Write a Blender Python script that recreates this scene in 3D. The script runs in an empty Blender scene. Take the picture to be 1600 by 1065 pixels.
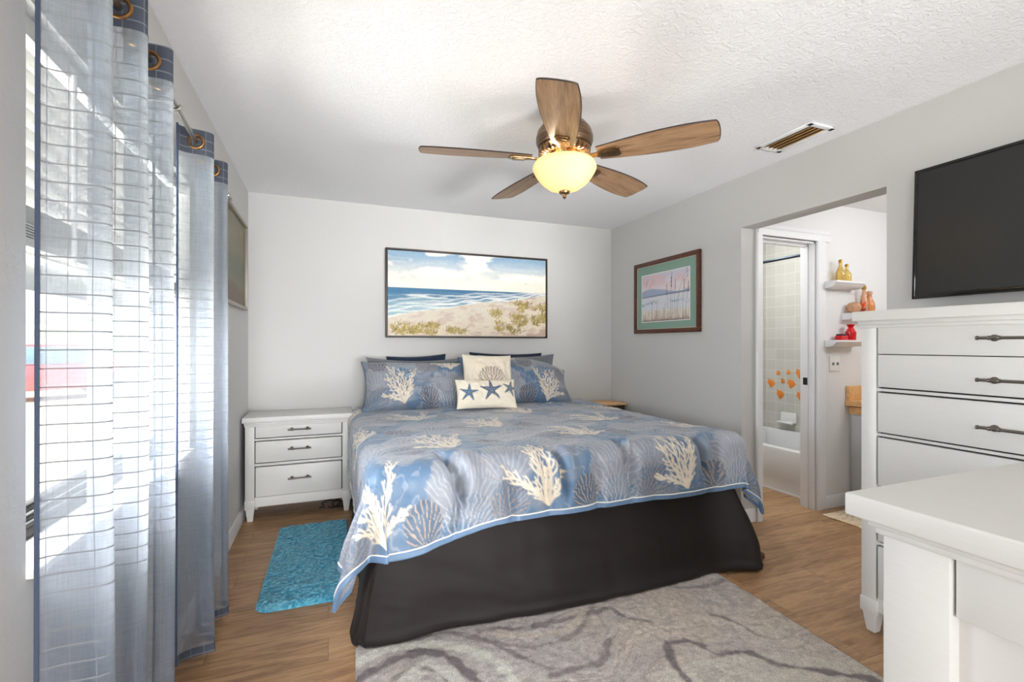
import bpy, bmesh, math, random
import numpy as np
from mathutils import Vector, Matrix
PI = math.pi
SC = bpy.context.scene
COL = SC.collection

# ------------------------------------------------------------------ camera
H, CEIL = 1.235, 2.395                      # eye height, ceiling height
LX, RX, BY, FY = -0.568, 2.66, 4.06, -2.60  # left, right, back, front walls
cam = bpy.data.cameras.new('camera'); camo = bpy.data.objects.new('camera', cam); COL.objects.link(camo)
camo.location = (0, 0, H)
camo.rotation_euler = (PI/2, 0, -math.atan(287/735))
cam.sensor_width = 36; cam.lens = 735/1600*36; cam.shift_y = 5.5/1600
cam.clip_start = 0.05
SC.camera = camo

# ------------------------------------------------------------------ world, sun, large lights, exposure
SC.view_settings.view_transform = 'Standard'; SC.view_settings.look = 'None'
SC.view_settings.gamma = 1; SC.view_settings.use_curve_mapping = False
SC.view_settings.exposure = 0.07
w = bpy.data.worlds.new('sky'); SC.world = w; w.use_nodes = True
bg = w.node_tree.nodes['Background']; bg.inputs[0].default_value = (0.92, 0.96, 1.0, 1); bg.inputs[1].default_value = 2.6

def light(name, typ, loc, energy, color=(1, 1, 1), size=None, size_y=None, rot=None, target=None):
    l = bpy.data.lights.new(name, typ); l.energy = energy; l.color = color
    o = bpy.data.objects.new(name, l); COL.objects.link(o); o.location = loc
    if typ == 'AREA':
        l.shape = 'RECTANGLE'; l.size = size; l.size_y = size_y or size
    elif size is not None and typ in ('POINT', 'SPOT'):
        l.shadow_soft_size = size
    if target is not None:
        o.rotation_euler = (Vector(target)-Vector(loc)).to_track_quat('-Z', 'Y').to_euler()
    elif rot: o.rotation_euler = rot
    return o
sun = light('sun', 'SUN', (-5, 2, 8), 11.0, (1.0, 0.96, 0.9), target=(-3.72, 2.3, 0))
sun.data.angle = 0.01
o = light('rear_added_fill', 'AREA', (0.0, FY-0.25, 1.15), 13, (1.0, 1.0, 1.0), 0.8, 1.7, target=(0.1, 4.0, 0.6)); o.data.spread = math.radians(48)  # unseen lamp added behind the camera to brighten the nightstand side
o = light('rear_ceiling_fill', 'AREA', (1.80, FY-0.35, 0.35), 27, (1.0, 1.0, 1.0), 1.3, 0.5, target=(1.3, 4.0, 2.0)); o.data.spread = math.radians(55)  # unseen lamp added at the rear, aimed up to lift the far ceiling
o = light('side_added_fill', 'AREA', (LX-0.25, -1.5, 1.45), 8, (0.97, 0.99, 1.0), 1.3, 1.3, target=(2.66, 2.6, 1.2)); o.data.spread = math.radians(100)  # unseen lamp added behind the camera to brighten the right wall
light('left_window_daylight', 'AREA', (-1.35, 1.85, 1.55), 130, (0.90, 0.95, 1.0), 1.6, 1.3, target=(0.4, 1.9, 1.1))
light('lawn_bounce_fill', 'AREA', (-1.45, 1.85, 0.45), 75, (0.98, 0.98, 0.95), 1.8, 0.8, target=(0.9, 2.1, 2.4))  # added lamp imitating light off the sunlit lawn, to brighten the ceiling
light('vanity_light', 'AREA', (4.05, 1.35, 2.05), 5.5, (1.0, 1.0, 1.0), 0.5, 0.2, target=(3.5, 2.45, 1.2))
light('vestibule_ceiling_light', 'POINT', (3.45, 1.6, 2.15), 6, (1.0, 1.0, 1.0), 0.12)
light('tub_room_fill', 'POINT', (3.3, 3.1, 2.2), 19, (1.0, 1.0, 0.98), 0.1)  # unseen lamp added to lighten the tub room

# ------------------------------------------------------------------ helpers
def lin(r, g, b):
    f = lambda c: (c/255/12.92) if c/255 <= 0.04045 else ((c/255+0.055)/1.055)**2.4
    return (f(r), f(g), f(b))
def L4(r, g, b): return lin(r, g, b)+(1,)

ORG = {}
def _link(o, parent):
    COL.objects.link(o)
    if parent is not None:
        o.parent = parent; ORG[o.name] = ORG[parent.name]
    else:
        ORG[o.name] = Vector((0, 0, 0))
    return o
def thing(name, label, cat, loc=(0, 0, 0), group=None):
    o = bpy.data.objects.new(name, None); COL.objects.link(o); o.location = loc; o.empty_display_size = 0.1
    ORG[o.name] = Vector(loc); tag(o, label, cat, group); return o
def tag(o, label, cat, group=None, kind=None):
    o['label'] = label; o['category'] = cat
    if group: o['group'] = group
    if kind: o['kind'] = kind
    return o
def struct(o): o['kind'] = 'structure'; return o

def mesh_np(name, V, F, mat, parent=None, smooth=True, cols=None, uvs=None):
    """V (n,3) world coords, F (m,4) int quads"""
    V = np.asarray(V, dtype=np.float64); F = np.asarray(F, dtype=np.int32)
    off = ORG[parent.name] if parent is not None else Vector((0, 0, 0))
    V = V-np.array(off)
    me = bpy.data.meshes.new(name); n, m = len(V), len(F); k = F.shape[1]
    me.vertices.add(n); me.vertices.foreach_set('co', V.astype(np.float32).ravel())
    me.loops.add(m*k); me.loops.foreach_set('vertex_index', F.ravel())
    me.polygons.add(m); me.polygons.foreach_set('loop_start', np.arange(0, m*k, k, dtype=np.int32))
    me.polygons.foreach_set('use_smooth', np.full(m, smooth))
    me.update(calc_edges=True)
    if cols is not None:
        a = me.attributes.new('Col', 'FLOAT_COLOR', 'POINT')
        c = np.ones((n, 4), dtype=np.float32); c[:, :3] = cols; a.data.foreach_set('color', c.ravel())
    if uvs is not None:
        u = me.uv_layers.new(name='UVMap'); u.data.foreach_set('uv', np.asarray(uvs, dtype=np.float32)[F.ravel()].ravel())
    me.materials.append(mat)
    o = bpy.data.objects.new(name, me)
    return _link(o, parent)
def grid_faces(nu, nv, start=0, flip=False):
    i, j = np.meshgrid(np.arange(nu-1), np.arange(nv-1), indexing='ij')
    a = (i*nv+j).ravel()+start; b = a+nv; c = b+1; d = a+1
    return np.stack([a, d, c, b] if flip else [a, b, c, d], 1)

class MB:
    def __init__(s): s.bm = bmesh.new()
    def box(s, x0, x1, y0, y1, z0, z1, bev=0.0, seg=2):
        b = bmesh.new(); bmesh.ops.create_cube(b, size=1)
        bmesh.ops.scale(b, vec=(abs(x1-x0), abs(y1-y0), abs(z1-z0)), verts=b.verts)
        bmesh.ops.translate(b, vec=((x0+x1)/2, (y0+y1)/2, (z0+z1)/2), verts=b.verts)
        if bev > 0: bmesh.ops.bevel(b, geom=b.edges[:], offset=bev, segments=seg, profile=0.5, affect='EDGES')
        s._add(b); return s
    def prism(s, pts, axis, a0, a1, bev=0.0):
        """closed 2-D outline extruded along axis 'x','y','z'"""
        b = bmesh.new()
        def P(p, a):
            return {'x': (a, p[0], p[1]), 'y': (p[0], a, p[1]), 'z': (p[0], p[1], a)}[axis]
        lo = [b.verts.new(P(p, a0)) for p in pts]; hi = [b.verts.new(P(p, a1)) for p in pts]
        n = len(pts); b.faces.new(lo); b.faces.new(hi[::-1])
        for i in range(n): b.faces.new((lo[i], hi[i], hi[(i+1) % n], lo[(i+1) % n]))
        bmesh.ops.recalc_face_normals(b, faces=b.faces)
        if bev > 0: bmesh.ops.bevel(b, geom=b.edges[:], offset=bev, segments=2, profile=0.5, affect='EDGES')
        s._add(b); return s
    def taper(s, x0, x1, y0, y1, z0, z1, k, bev=0.002):
        """block whose bottom (z0) is shrunk by k about its centre"""
        b = bmesh.new(); cx, cy = (x0+x1)/2, (y0+y1)/2
        vs = []
        for z, f in ((z0, k), (z1, 1)):
            for sx, sy in ((-1, -1), (1, -1), (1, 1), (-1, 1)):
                vs.append(b.verts.new((cx+sx*f*(x1-x0)/2, cy+sy*f*(y1-y0)/2, z)))
        for f in ((0, 3, 2, 1), (4, 5, 6, 7), (0, 1, 5, 4), (1, 2, 6, 5), (2, 3, 7, 6), (3, 0, 4, 7)): b.faces.new([vs[i] for i in f])
        if bev: bmesh.ops.bevel(b, geom=b.edges[:], offset=bev, segments=1, profile=0.5, affect='EDGES')
        s._add(b); return s
    def tube(s, pts, r, n=10, closed=False, caps=True):
        b = bmesh.new(); pts = [Vector(p) for p in pts]; N = len(pts); rings = []
        rr = r if hasattr(r, '__len__') else [r]*N
        prev = None
        for i, p in enumerate(pts):
            t = (pts[(i+1) % N]-pts[i-1]) if closed else (pts[min(i+1, N-1)]-pts[max(i-1, 0)])
            t.normalize()
            if prev is None:
                up = Vector((0, 0, 1)) if abs(t.z) < 0.9 else Vector((1, 0, 0))
                u = t.cross(up).normalized()
            else:
                u = (prev-t*prev.dot(t)).normalized()
            prev = u; v = t.cross(u)
            rings.append([b.verts.new(p+rr[i]*(math.cos(2*PI*k/n)*u+math.sin(2*PI*k/n)*v)) for k in range(n)])
        for i in range(N if closed else N-1):
            A, B = rings[i], rings[(i+1) % N]
            for k in range(n): b.faces.new((A[k], A[(k+1) % n], B[(k+1) % n], B[k]))
        if not closed and caps:
            b.faces.new(rings[0][::-1]); b.faces.new(rings[-1])
        bmesh.ops.recalc_face_normals(b, faces=b.faces)
        s._add(b); return s
    def lathe(s, prof, c, n=40, axis='z'):
        """prof: [(r, h)]; axis z through c"""
        b = bmesh.new(); rings = []
        for r, h in prof:
            ring = []
            for k in range(n):
                a = 2*PI*k/n; x, y, z = r*math.cos(a), r*math.sin(a), h
                if axis == 'x': x, y, z = z, x, y
                elif axis == 'y': x, y, z = y, z, x
                ring.append(b.verts.new((c[0]+x, c[1]+y, c[2]+z)))
            rings.append(ring)
        for A, B in zip(rings, rings[1:]):
            for k in range(n): b.faces.new((A[k], A[(k+1) % n], B[(k+1) % n], B[k]))
        for ring, (r, h) in ((rings[0], prof[0]), (rings[-1], prof[-1])):
            if r > 1e-6: b.faces.new(ring)
        bmesh.ops.remove_doubles(b, verts=b.verts, dist=1e-6)
        bmesh.ops.recalc_face_normals(b, faces=b.faces)
        s._add(b); return s
    def torus(s, c, R, r, axis='z', n=28, m=10):
        pts = []
        for k in range(n):
            a = 2*PI*k/n; x, y, z = R*math.cos(a), R*math.sin(a), 0
            if axis == 'x': x, y, z = z, x, y
            elif axis == 'y': x, y, z = y, z, x
            pts.append((c[0]+x, c[1]+y, c[2]+z))
        return s.tube(pts, r, m, closed=True)
    def _add(s, b):
        me = bpy.data.meshes.new('tmp'); b.to_mesh(me); b.free(); s.bm.from_mesh(me); bpy.data.meshes.remove(me)
    def rot(s, ang, axis, c):
        bmesh.ops.rotate(s.bm, cent=c, matrix=Matrix.Rotation(ang, 3, axis), verts=s.bm.verts); return s
    def build(s, name, mat, parent=None, smooth=30):
        if parent is not None: bmesh.ops.translate(s.bm, vec=-ORG[parent.name], verts=s.bm.verts)
        me = bpy.data.meshes.new(name); s.bm.to_mesh(me); s.bm.free()
        if smooth:
            me.polygons.foreach_set('use_smooth', [True]*len(me.polygons)); me.set_sharp_from_angle(angle=math.radians(smooth))
        me.materials.append(mat)
        return _link(bpy.data.objects.new(name, me), parent)
def bx(name, mat, parent, *a, bev=0.0, **k): return MB().box(*a, bev=bev, **k).build(name, mat, parent)

# ------------------------------------------------------------------ numpy noise
def _hash(ix, iy, seed):
    h = (ix.astype(np.int64)*374761393+iy.astype(np.int64)*668265263+seed*982451653) & 0xFFFFFFFF
    h = ((h ^ (h >> 13))*1274126177) & 0xFFFFFFFF
    return ((h ^ (h >> 16)) & 0xFFFF)/65535.0
def vn(x, y, seed=0):
    ix, iy = np.floor(x), np.floor(y); fx, fy = x-ix, y-iy
    fx = fx*fx*fx*(fx*(fx*6-15)+10); fy = fy*fy*fy*(fy*(fy*6-15)+10)
    a, b = _hash(ix, iy, seed), _hash(ix+1, iy, seed); c, d = _hash(ix, iy+1, seed), _hash(ix+1, iy+1, seed)
    return (a+(b-a)*fx)*(1-fy)+(c+(d-c)*fx)*fy
def fbm(x, y, seed=0, o=4):
    s = 0; a = 0.5; t = 0
    for k in range(o): s = s+a*vn(x*2**k, y*2**k, seed+k*7); t += a; a *= 0.5
    return s/t
def sstep(a, b, x):
    t = np.clip((x-a)/(b-a), 0, 1); return t*t*(3-2*t)
def mixc(C, col, m):
    m = np.asarray(m)[..., None]; return C*(1-m)+np.asarray(col)*m

# ------------------------------------------------------------------ materials
def mat(name, base=(0.8, 0.8, 0.8), rough=0.5, metal=0.0, spec=0.5, **kw):
    m = bpy.data.materials.new(name); m.use_nodes = True
    p = m.node_tree.nodes['Principled BSDF']
    p.inputs['Base Color'].default_value = tuple(base)[:3]+(1,); p.inputs['Roughness'].default_value = rough
    p.inputs['Metallic'].default_value = metal; p.inputs['Specular IOR Level'].default_value = spec
    for k, v in kw.items(): p.inputs[k].default_value = v
    return m
class NT:
    def __init__(s, m): s.t = m.node_tree; s.p = s.t.nodes.get('Principled BSDF'); s.out = s.t.nodes['Material Output']
    def n(s, typ, **kw):
        nd = s.t.nodes.new('ShaderNode'+typ)
        for k, v in kw.items():
            if k.startswith('i_'):
                key = k[2:]; nd.inputs[int(key) if key.isdigit() else key.replace('_', ' ')].default_value = v
            else: setattr(nd, k, v)
        return nd
    def l(s, a, b): s.t.links.new(a, b)
    def pos(s, scale=(1, 1, 1), coord='Geometry', rot=(0, 0, 0)):
        g = s.n('NewGeometry').outputs['Position'] if coord == 'Geometry' else s.n('TexCoord').outputs[coord]
        mp = s.n('Mapping'); mp.inputs['Scale'].default_value = scale; mp.inputs['Rotation'].default_value = rot
        s.l(g, mp.inputs['Vector']); return mp.outputs[0]
    def noise(s, vec, scale, detail=3, rough=0.5, dist=0.0):
        nd = s.n('TexNoise'); nd.inputs['Scale'].default_value = scale; nd.inputs['Detail'].default_value = detail
        nd.inputs['Roughness'].default_value = rough; nd.inputs['Distortion'].default_value = dist
        s.l(vec, nd.inputs['Vector']); return nd.outputs['Fac']
    def ramp(s, fac, stops, interp='LINEAR'):
        r = s.n('ValToRGB'); cr = r.color_ramp; cr.interpolation = interp
        while len(cr.elements) < len(stops): cr.elements.new(0.5)
        for e, (p, c) in zip(cr.elements, stops): e.position = p; e.color = tuple(c)[:3]+(1,)
        s.l(fac, r.inputs[0]); return r.outputs[0]
    def math(s, op, a, b=None, c=None):
        nd = s.n('Math', operation=op)
        for i, v in enumerate((a, b, c)):
            if v is None: continue
            if hasattr(v, 'default_value') or hasattr(v, 'is_linked'): s.l(v, nd.inputs[i])
            else: nd.inputs[i].default_value = v
        return nd.outputs[0]
    def mix(s, fac, a, b, typ='MIX'):
        nd = s.n('Mix', data_type='RGBA', blend_type=typ)
        for i, v in ((0, fac), (6, a), (7, b)):
            if hasattr(v, 'is_linked'): s.l(v, nd.inputs[i])
            else: nd.inputs[i].default_value = v if i == 0 else tuple(v)[:3]+(1,)
        return nd.outputs[2]
    def bump(s, h, strength=0.3, dist=0.01):
        b = s.n('Bump'); b.inputs['Strength'].default_value = strength; b.inputs['Distance'].default_value = dist
        s.l(h, b.inputs['Height']); s.l(b.outputs[0], s.p.inputs['Normal']); return b.outputs[0]
    def base(s, c): s.l(c, s.p.inputs['Base Color'])

def painted(name, c, rough=0.6, bscale=60, bstr=0.15, bdist=0.004):
    m = mat(name, c, rough); t = NT(m); f = t.noise(t.pos(), bscale, 4); t.bump(f, bstr, bdist); return m
M = {}
M['wall'] = painted('wall_paint', lin(205, 204, 202), 0.75, 55, 0.25, 0.004)
M['white_wall'] = painted('white_wall_paint', lin(232, 232, 232), 0.7, 55, 0.2, 0.004)
M['trim'] = painted('white_trim_paint', lin(236, 237, 239), 0.4, 20, 0.02, 0.001)
# knock-down ceiling
m = M['ceiling'] = mat('ceiling_texture', lin(243, 243, 245), 0.85); t = NT(m)
f = t.noise(t.pos(), 38, 5, 0.6, 1.2); f2 = t.ramp(f, [(0.42, (0, 0, 0)), (0.6, (1, 1, 1))]); t.bump(f2, 0.42, 0.005)
# vinyl planks along x
m = M['floor'] = mat('wood_plank', rough=0.42); t = NT(m)
br = t.n('TexBrick', offset=0.37, offset_frequency=2)
br.inputs['Color1'].default_value = (0, 0, 0, 1); br.inputs['Color2'].default_value = (1, 1, 1, 1); br.inputs['Mortar'].default_value = (0.5, 0.5, 0.5, 1)
br.inputs['Scale'].default_value = 1; br.inputs['Brick Width'].default_value = 1.22; br.inputs['Row Height'].default_value = 0.152
br.inputs['Mortar Size'].default_value = 0.0012; br.inputs['Mortar Smooth'].default_value = 0.1
P0 = t.pos((1, 1, 1)); t.l(P0, br.inputs['Vector'])
sep = t.n('SeparateXYZ'); t.l(P0, sep.inputs[0])
rowf = t.math('FLOOR', t.math('DIVIDE', sep.outputs[1], 0.152))
cmb = t.n('CombineXYZ'); t.l(t.math('ADD', t.math('MULTIPLY', sep.outputs[0], 1.6), t.math('MULTIPLY', rowf, 3.7)), cmb.inputs[0])
t.l(t.math('MULTIPLY', sep.outputs[1], 13), cmb.inputs[1]); t.l(t.math('MULTIPLY', br.outputs['Color'], 4.0), cmb.inputs[2])
g1 = t.noise(cmb.outputs[0], 1.6, 6, 0.62, 1.4); g2 = t.noise(cmb.outputs[0], 9, 5, 0.7, 0.4)
wood = t.ramp(g1, [(0.25, lin(104, 72, 47)), (0.42, lin(154, 115, 79)), (0.6, lin(192, 151, 108)), (0.8, lin(164, 124, 88))])
dark = t.ramp(g2, [(0.26, (0.38, 0.33, 0.30)), (0.48, (1, 1, 1))])
wood = t.mix(0.75, wood, dark, 'MULTIPLY')
wood = t.mix(0.30, wood, t.mix(br.outputs['Color'], lin(130, 98, 70), lin(205, 168, 128)), 'MIX')
wood = t.mix(t.math('MULTIPLY', br.outputs['Fac'], 0.6), wood, lin(70, 48, 32))
t.base(wood); t.bump(g2, 0.12, 0.002)
# white furniture paint with faint brushed grain
def white_paint(name, c, sc):
    m = mat(name, c, 0.42); t = NT(m); f = t.noise(t.pos(sc), 14, 4, 0.6); t.bump(f, 0.10, 0.003)
    t.base(t.mix(f, tuple(x*0.94 for x in c), c)); return m
M['furn'] = white_paint('white_furniture_paint', lin(224, 223, 220), (1, 1, 9))
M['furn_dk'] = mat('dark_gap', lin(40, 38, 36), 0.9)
M['pewter'] = mat('pewter_handle', lin(118, 112, 106), 0.3, 0.95)
M['rodmetal'] = mat('brushed_nickel', lin(170, 166, 160), 0.28, 1.0)
M['gold'] = mat('antique_gold_ring', lin(150, 112, 70), 0.35, 0.9)
M['brass'] = mat('antique_brass', lin(150, 120, 84), 0.28, 1.0)
M['bronze'] = mat('bronze_housing', lin(112, 90, 70), 0.33, 0.9)
m = M['bronze']; t = NT(m); f = t.noise(t.pos((1, 1, 40)), 6, 3); t.base(t.ramp(f, [(0.3, lin(88, 66, 48)), (0.7, lin(150, 124, 100))]))
def woodmat(name, c0, c1, sc, rough=0.4, coord='Object', nscale=3):
    m = mat(name, c1, rough); t = NT(m); v = t.pos(sc, coord); f = t.noise(v, nscale, 6, 0.65, 1.0)
    t.base(t.ramp(f, [(0.3, c0), (0.68, c1)])); t.bump(f, 0.08, 0.002); return m
M['blade'] = woodmat('blade_wood', lin(108, 80, 58), lin(178, 142, 108), (1.5, 16, 16))
M['blade_edge'] = mat('blade_edge', lin(44, 32, 26), 0.5)
M['mahog'] = woodmat('mahogany_frame', lin(58, 26, 16), lin(104, 54, 32), (6, 6, 6), 0.3, 'Geometry', 5)
M['oak'] = woodmat('honey_oak', lin(212, 156, 98), lin(244, 198, 140), (8, 3, 8), 0.4, 'Geometry', 5)
M['darkframe'] = mat('dark_frame', lin(58, 44, 36), 0.45)
M['silverframe'] = mat('silver_wood_frame', lin(158, 150, 138), 0.4, 0.3)
M['black'] = mat('black_gloss', (0.006, 0.006, 0.006), 0.08)
M['screen'] = mat('tv_screen', (0.022, 0.022, 0.022), 0.28, 0, 0.35)
M['cord'] = mat('black_cord', (0.01, 0.01, 0.01), 0.5)
M['porcelain'] = mat('white_porcelain', lin(236, 237, 238), 0.15)
M['plastic'] = mat('white_plastic', lin(238, 238, 236), 0.35)
M['orange'] = mat('orange_glaze', lin(234, 138, 52), 0.35)
M['grey_cab'] = mat('grey_cabinet', lin(206, 208, 210), 0.45)
def colattr(name, rough=0.6, spec=0.3, sheen=0.0, bump=None, speck=None):
    m = mat(name, rough=rough, spec=spec); t = NT(m); a = t.n('Attribute', attribute_name='Col'); t.base(a.outputs['Color'])
    if sheen: m.node_tree.nodes['Principled BSDF'].inputs['Sheen Weight'].default_value = sheen; m.node_tree.nodes['Principled BSDF'].inputs['Sheen Roughness'].default_value = 0.4
    if bump: f = t.noise(t.pos(), bump[0], 3, 0.6); t.bump(f, bump[1], bump[2])
    if speck: t.base(t.mix(1.0, a.outputs['Color'], t.ramp(t.noise(t.pos(), speck[0], 3, 0.7), [(0.3, (speck[1],)*3), (0.62, (speck[2],)*3)]), 'MULTIPLY'))
    return m
M['paint_canvas'] = colattr('painted_canvas', 0.6, 0.3, 0, (260, 0.25, 0.003))
M['print'] = colattr('paper_print', 0.35, 0.3)
M['jacquard'] = colattr('woven_jacquard', 0.46, 0.45, 0.25, (420, 0.22, 0.002))
M['linen'] = colattr('linen_cushion', 0.85, 0.2, 0.1, (600, 0.35, 0.002))
M['rugpile'] = colattr('rug_pile', 0.95, 0.1, 0.2, (260, 1.0, 0.008), (190, 0.62, 1.15))
M['shag'] = colattr('shag_pile', 0.95, 0.1, 0.4, (150, 0.5, 0.01))
def fabric(name, c, rough=0.8, sc=500, sheen=0.2):
    m = mat(name, c, rough, 0, 0.25); t = NT(m); f = t.noise(t.pos(), sc, 2); t.bump(f, 0.3, 0.002); m.node_tree.nodes['Principled BSDF'].inputs['Sheen Weight'].default_value = sheen; return m
M['skirt'] = fabric('dark_skirt_cloth', lin(31, 25, 23), 0.62, 300, 0.03)
M['grey_cloth'] = fabric('grey_cotton', lin(112, 116, 120))
M['navy'] = fabric('navy_cotton', lin(24, 40, 62))
M['mattress'] = fabric('mattress_ticking', lin(215, 212, 205))
M['piping'] = fabric('cream_piping', lin(226, 222, 214))
M['pipeblue'] = fabric('blue_piping', lin(70, 88, 112))

# sheer curtain: woven grid of thicker threads over a thin slate-blue cloth
def curtain_mat(name, alpha, dif, tra):
    m = bpy.data.materials.new(name); m.use_nodes = True; nt = m.node_tree; nt.nodes.remove(nt.nodes['Principled BSDF'])
    t = NT(m); uv = t.n('UVMap', uv_map='UVMap').outputs[0]; sp = t.n('SeparateXYZ'); t.l(uv, sp.inputs[0])
    def lines(c, period, width, jit):
        nz = t.math('MULTIPLY', t.noise(uv, 2.0, 2), jit)
        x = t.math('FRACT', t.math('DIVIDE', t.math('ADD', c, nz), period))
        d = t.math('ABSOLUTE', t.math('SUBTRACT', x, 0.5))
        return t.math('LESS_THAN', d, width/period/2)
    hl = lines(sp.outputs[1], 0.036, 0.0028, 0.006); vl = lines(sp.outputs[0], 0.042, 0.0018, 0.004)
    ln = t.math('MAXIMUM', hl, t.math('MULTIPLY', vl, 0.8))
    mp = t.n('Mapping'); mp.inputs['Scale'].default_value = (260, 18, 1); t.l(uv, mp.inputs[0]); n1 = t.noise(mp.outputs[0], 1, 2)
    mp2 = t.n('Mapping'); mp2.inputs['Scale'].default_value = (18, 260, 1); t.l(uv, mp2.inputs[0]); n2 = t.noise(mp2.outputs[0], 1, 2)
    weave = t.math('MULTIPLY', t.math('ADD', n1, n2), 0.5)
    D = t.n('BsdfDiffuse'); T = t.n('BsdfTranslucent'); X = t.n('BsdfTransparent')
    t.l(t.mix(ln, dif, lin(178, 181, 186)), D.inputs[0]); t.l(t.mix(ln, tra, lin(34, 36, 40)), T.inputs[0])
    X.inputs[0].default_value = (0.96, 0.97, 1.0, 1)
    s1 = t.n('MixShader'); s1.inputs[0].default_value = 0.52; t.l(D.outputs[0], s1.inputs[1]); t.l(T.outputs[0], s1.inputs[2])
    a = t.math('ADD', t.math('MULTIPLY', weave, 0.35), alpha-0.17)
    a = t.math('MINIMUM', t.math('ADD', a, t.math('MULTIPLY', ln, 0.55)), 1.0)
    s2 = t.n('MixShader'); t.l(a, s2.inputs[0]); t.l(X.outputs[0], s2.inputs[1]); t.l(s1.outputs[0], s2.inputs[2]); t.l(s2.outputs[0], t.out.inputs[0])
    return m
M['sheer'] = curtain_mat('sheer_slate_cloth', 0.54, lin(108, 121, 143), lin(214, 217, 218))
M['sheer_band'] = curtain_mat('doubled_slate_cloth', 1.0, lin(104, 110, 124), lin(60, 64, 74))
# glass
m = M['glass'] = bpy.data.materials.new('window_glass'); m.use_nodes = True; m.node_tree.nodes.remove(m.node_tree.nodes['Principled BSDF']); t = NT(m)
X = t.n('BsdfTransparent'); G = t.n('BsdfGlossy'); G.inputs['Roughness'].default_value = 0.02; F = t.n('Math', operation='POWER'); F.inputs[1].default_value = 5; lw_ = t.n('LayerWeight'); t.l(lw_.outputs['Facing'], F.inputs[0])
s = t.n('MixShader'); t.l(F.outputs[0], s.inputs[0]); t.l(X.outputs[0], s.inputs[1]); t.l(G.outputs[0], s.inputs[2]); t.l(s.outputs[0], t.out.inputs[0])
# lit frosted bowl
m = M['bowl'] = bpy.data.materials.new('frosted_cream_glass'); m.use_nodes = True; m.node_tree.nodes.remove(m.node_tree.nodes['Principled BSDF']); t = NT(m)
T = t.n('BsdfTranslucent'); T.inputs[0].default_value = L4(190, 180, 150); D = t.n('BsdfDiffuse'); D.inputs[0].default_value = L4(250, 240, 215)
Em = t.n('Emission'); Em.inputs[0].default_value = L4(255, 240, 200); Em.inputs[1].default_value = 0.04
s = t.n('MixShader'); s.inputs[0].default_value = 0.35; t.l(T.outputs[0], s.inputs[1]); t.l(D.outputs[0], s.inputs[2])
ad = t.n('AddShader'); t.l(s.outputs[0], ad.inputs[0]); t.l(Em.outputs[0], ad.inputs[1]); t.l(ad.outputs[0], t.out.inputs[0])
m = M['bulb'] = bpy.data.materials.new('lit_bulb'); m.use_nodes = True; m.node_tree.nodes.remove(m.node_tree.nodes['Principled BSDF']); t = NT(m)
Em = t.n('Emission'); Em.inputs[0].default_value = L4(255, 220, 160); Em.inputs[1].default_value = 12; t.l(Em.outputs[0], t.out.inputs[0])
# bathroom tile
m = M['tile'] = mat('glazed_tile', rough=0.25); t = NT(m)
br = t.n('TexBrick', offset=0.0); br.inputs['Color1'].default_value = L4(196, 195, 188); br.inputs['Color2'].default_value = L4(204, 203, 197); br.inputs['Mortar'].default_value = L4(222, 222, 216)
br.inputs['Scale'].default_value = 1; br.inputs['Brick Width'].default_value = 0.108; br.inputs['Row Height'].default_value = 0.108; br.inputs['Mortar Size'].default_value = 0.0022
sp = t.n('SeparateXYZ'); t.l(t.pos(), sp.inputs[0]); cb = t.n('CombineXYZ'); t.l(t.math('ADD', sp.outputs[0], sp.outputs[1]), cb.inputs[0]); t.l(sp.outputs[2], cb.inputs[1])
t.l(cb.outputs[0], br.inputs['Vector']); t.base(br.outputs['Color']); t.bump(br.outputs['Fac'], -0.3, 0.003)
def marble(name):
    m = mat(name, lin(230, 229, 226), 0.25); t = NT(m); f = t.noise(t.pos(), 9, 5, 0.6, 1.5)
    t.base(t.ramp(f, [(0.35, lin(205, 203, 200)), (0.55, lin(236, 235, 232))])); return m
M['marble'] = marble('marble_sill')
M['bronze_track'] = mat('dark_bronze_track', lin(52, 46, 42), 0.4, 0.5)
M['alu'] = mat('white_aluminium', lin(206, 206, 202), 0.4)
M['blind'] = mat('white_blind_slat', lin(216, 214, 208), 0.5, **{'Subsurface Weight': 0.0})

# ------------------------------------------------------------------ the room
W2 = 0.135; OY0, OY1, OZ = 1.544, 2.455, 2.043       # doorway in the right wall
WY0, WY1, WZ0, WZ1 = 1.24, 2.44, 0.78, 1.94          # window in the left wall
struct(bx('floor', M['floor'], None, LX-0.2, 4.6, FY-0.2, 4.3, -0.06, 0.0))
struct(bx('ceiling', M['ceiling'], None, LX-0.2, RX+W2, FY-0.2, BY+0.15, CEIL, CEIL+0.08))
wl = MB()
TW = 0.15
wl.box(LX-TW, LX, FY-0.15, -2.2, 0, CEIL).box(LX-TW, LX, -0.8, WY0, 0, CEIL).box(LX-TW, LX, -2.2, -0.8, 0, 0.75).box(LX-TW, LX, -2.2, -0.8, 2.1, CEIL).box(LX-TW, LX, WY1, BY+0.15, 0, CEIL).box(LX-TW, LX, WY0, WY1, 0, WZ0-0.02).box(LX-TW, LX, WY0, WY1, WZ1, CEIL)  # opening behind the camera added to let the side fill in
struct(wl.build('wall_left', M['wall'], None, 0))
struct(bx('wall_back', M['wall'], None, LX, RX+W2, BY, BY+0.15, 0, CEIL))
wr = MB(); wr.box(RX, RX+W2, FY, OY0, 0, CEIL).box(RX, RX+W2, OY1, BY, 0, CEIL).box(RX, RX+W2, OY0, OY1, OZ, CEIL)
struct(wr.build('wall_right', M['wall'], None, 0))
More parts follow.
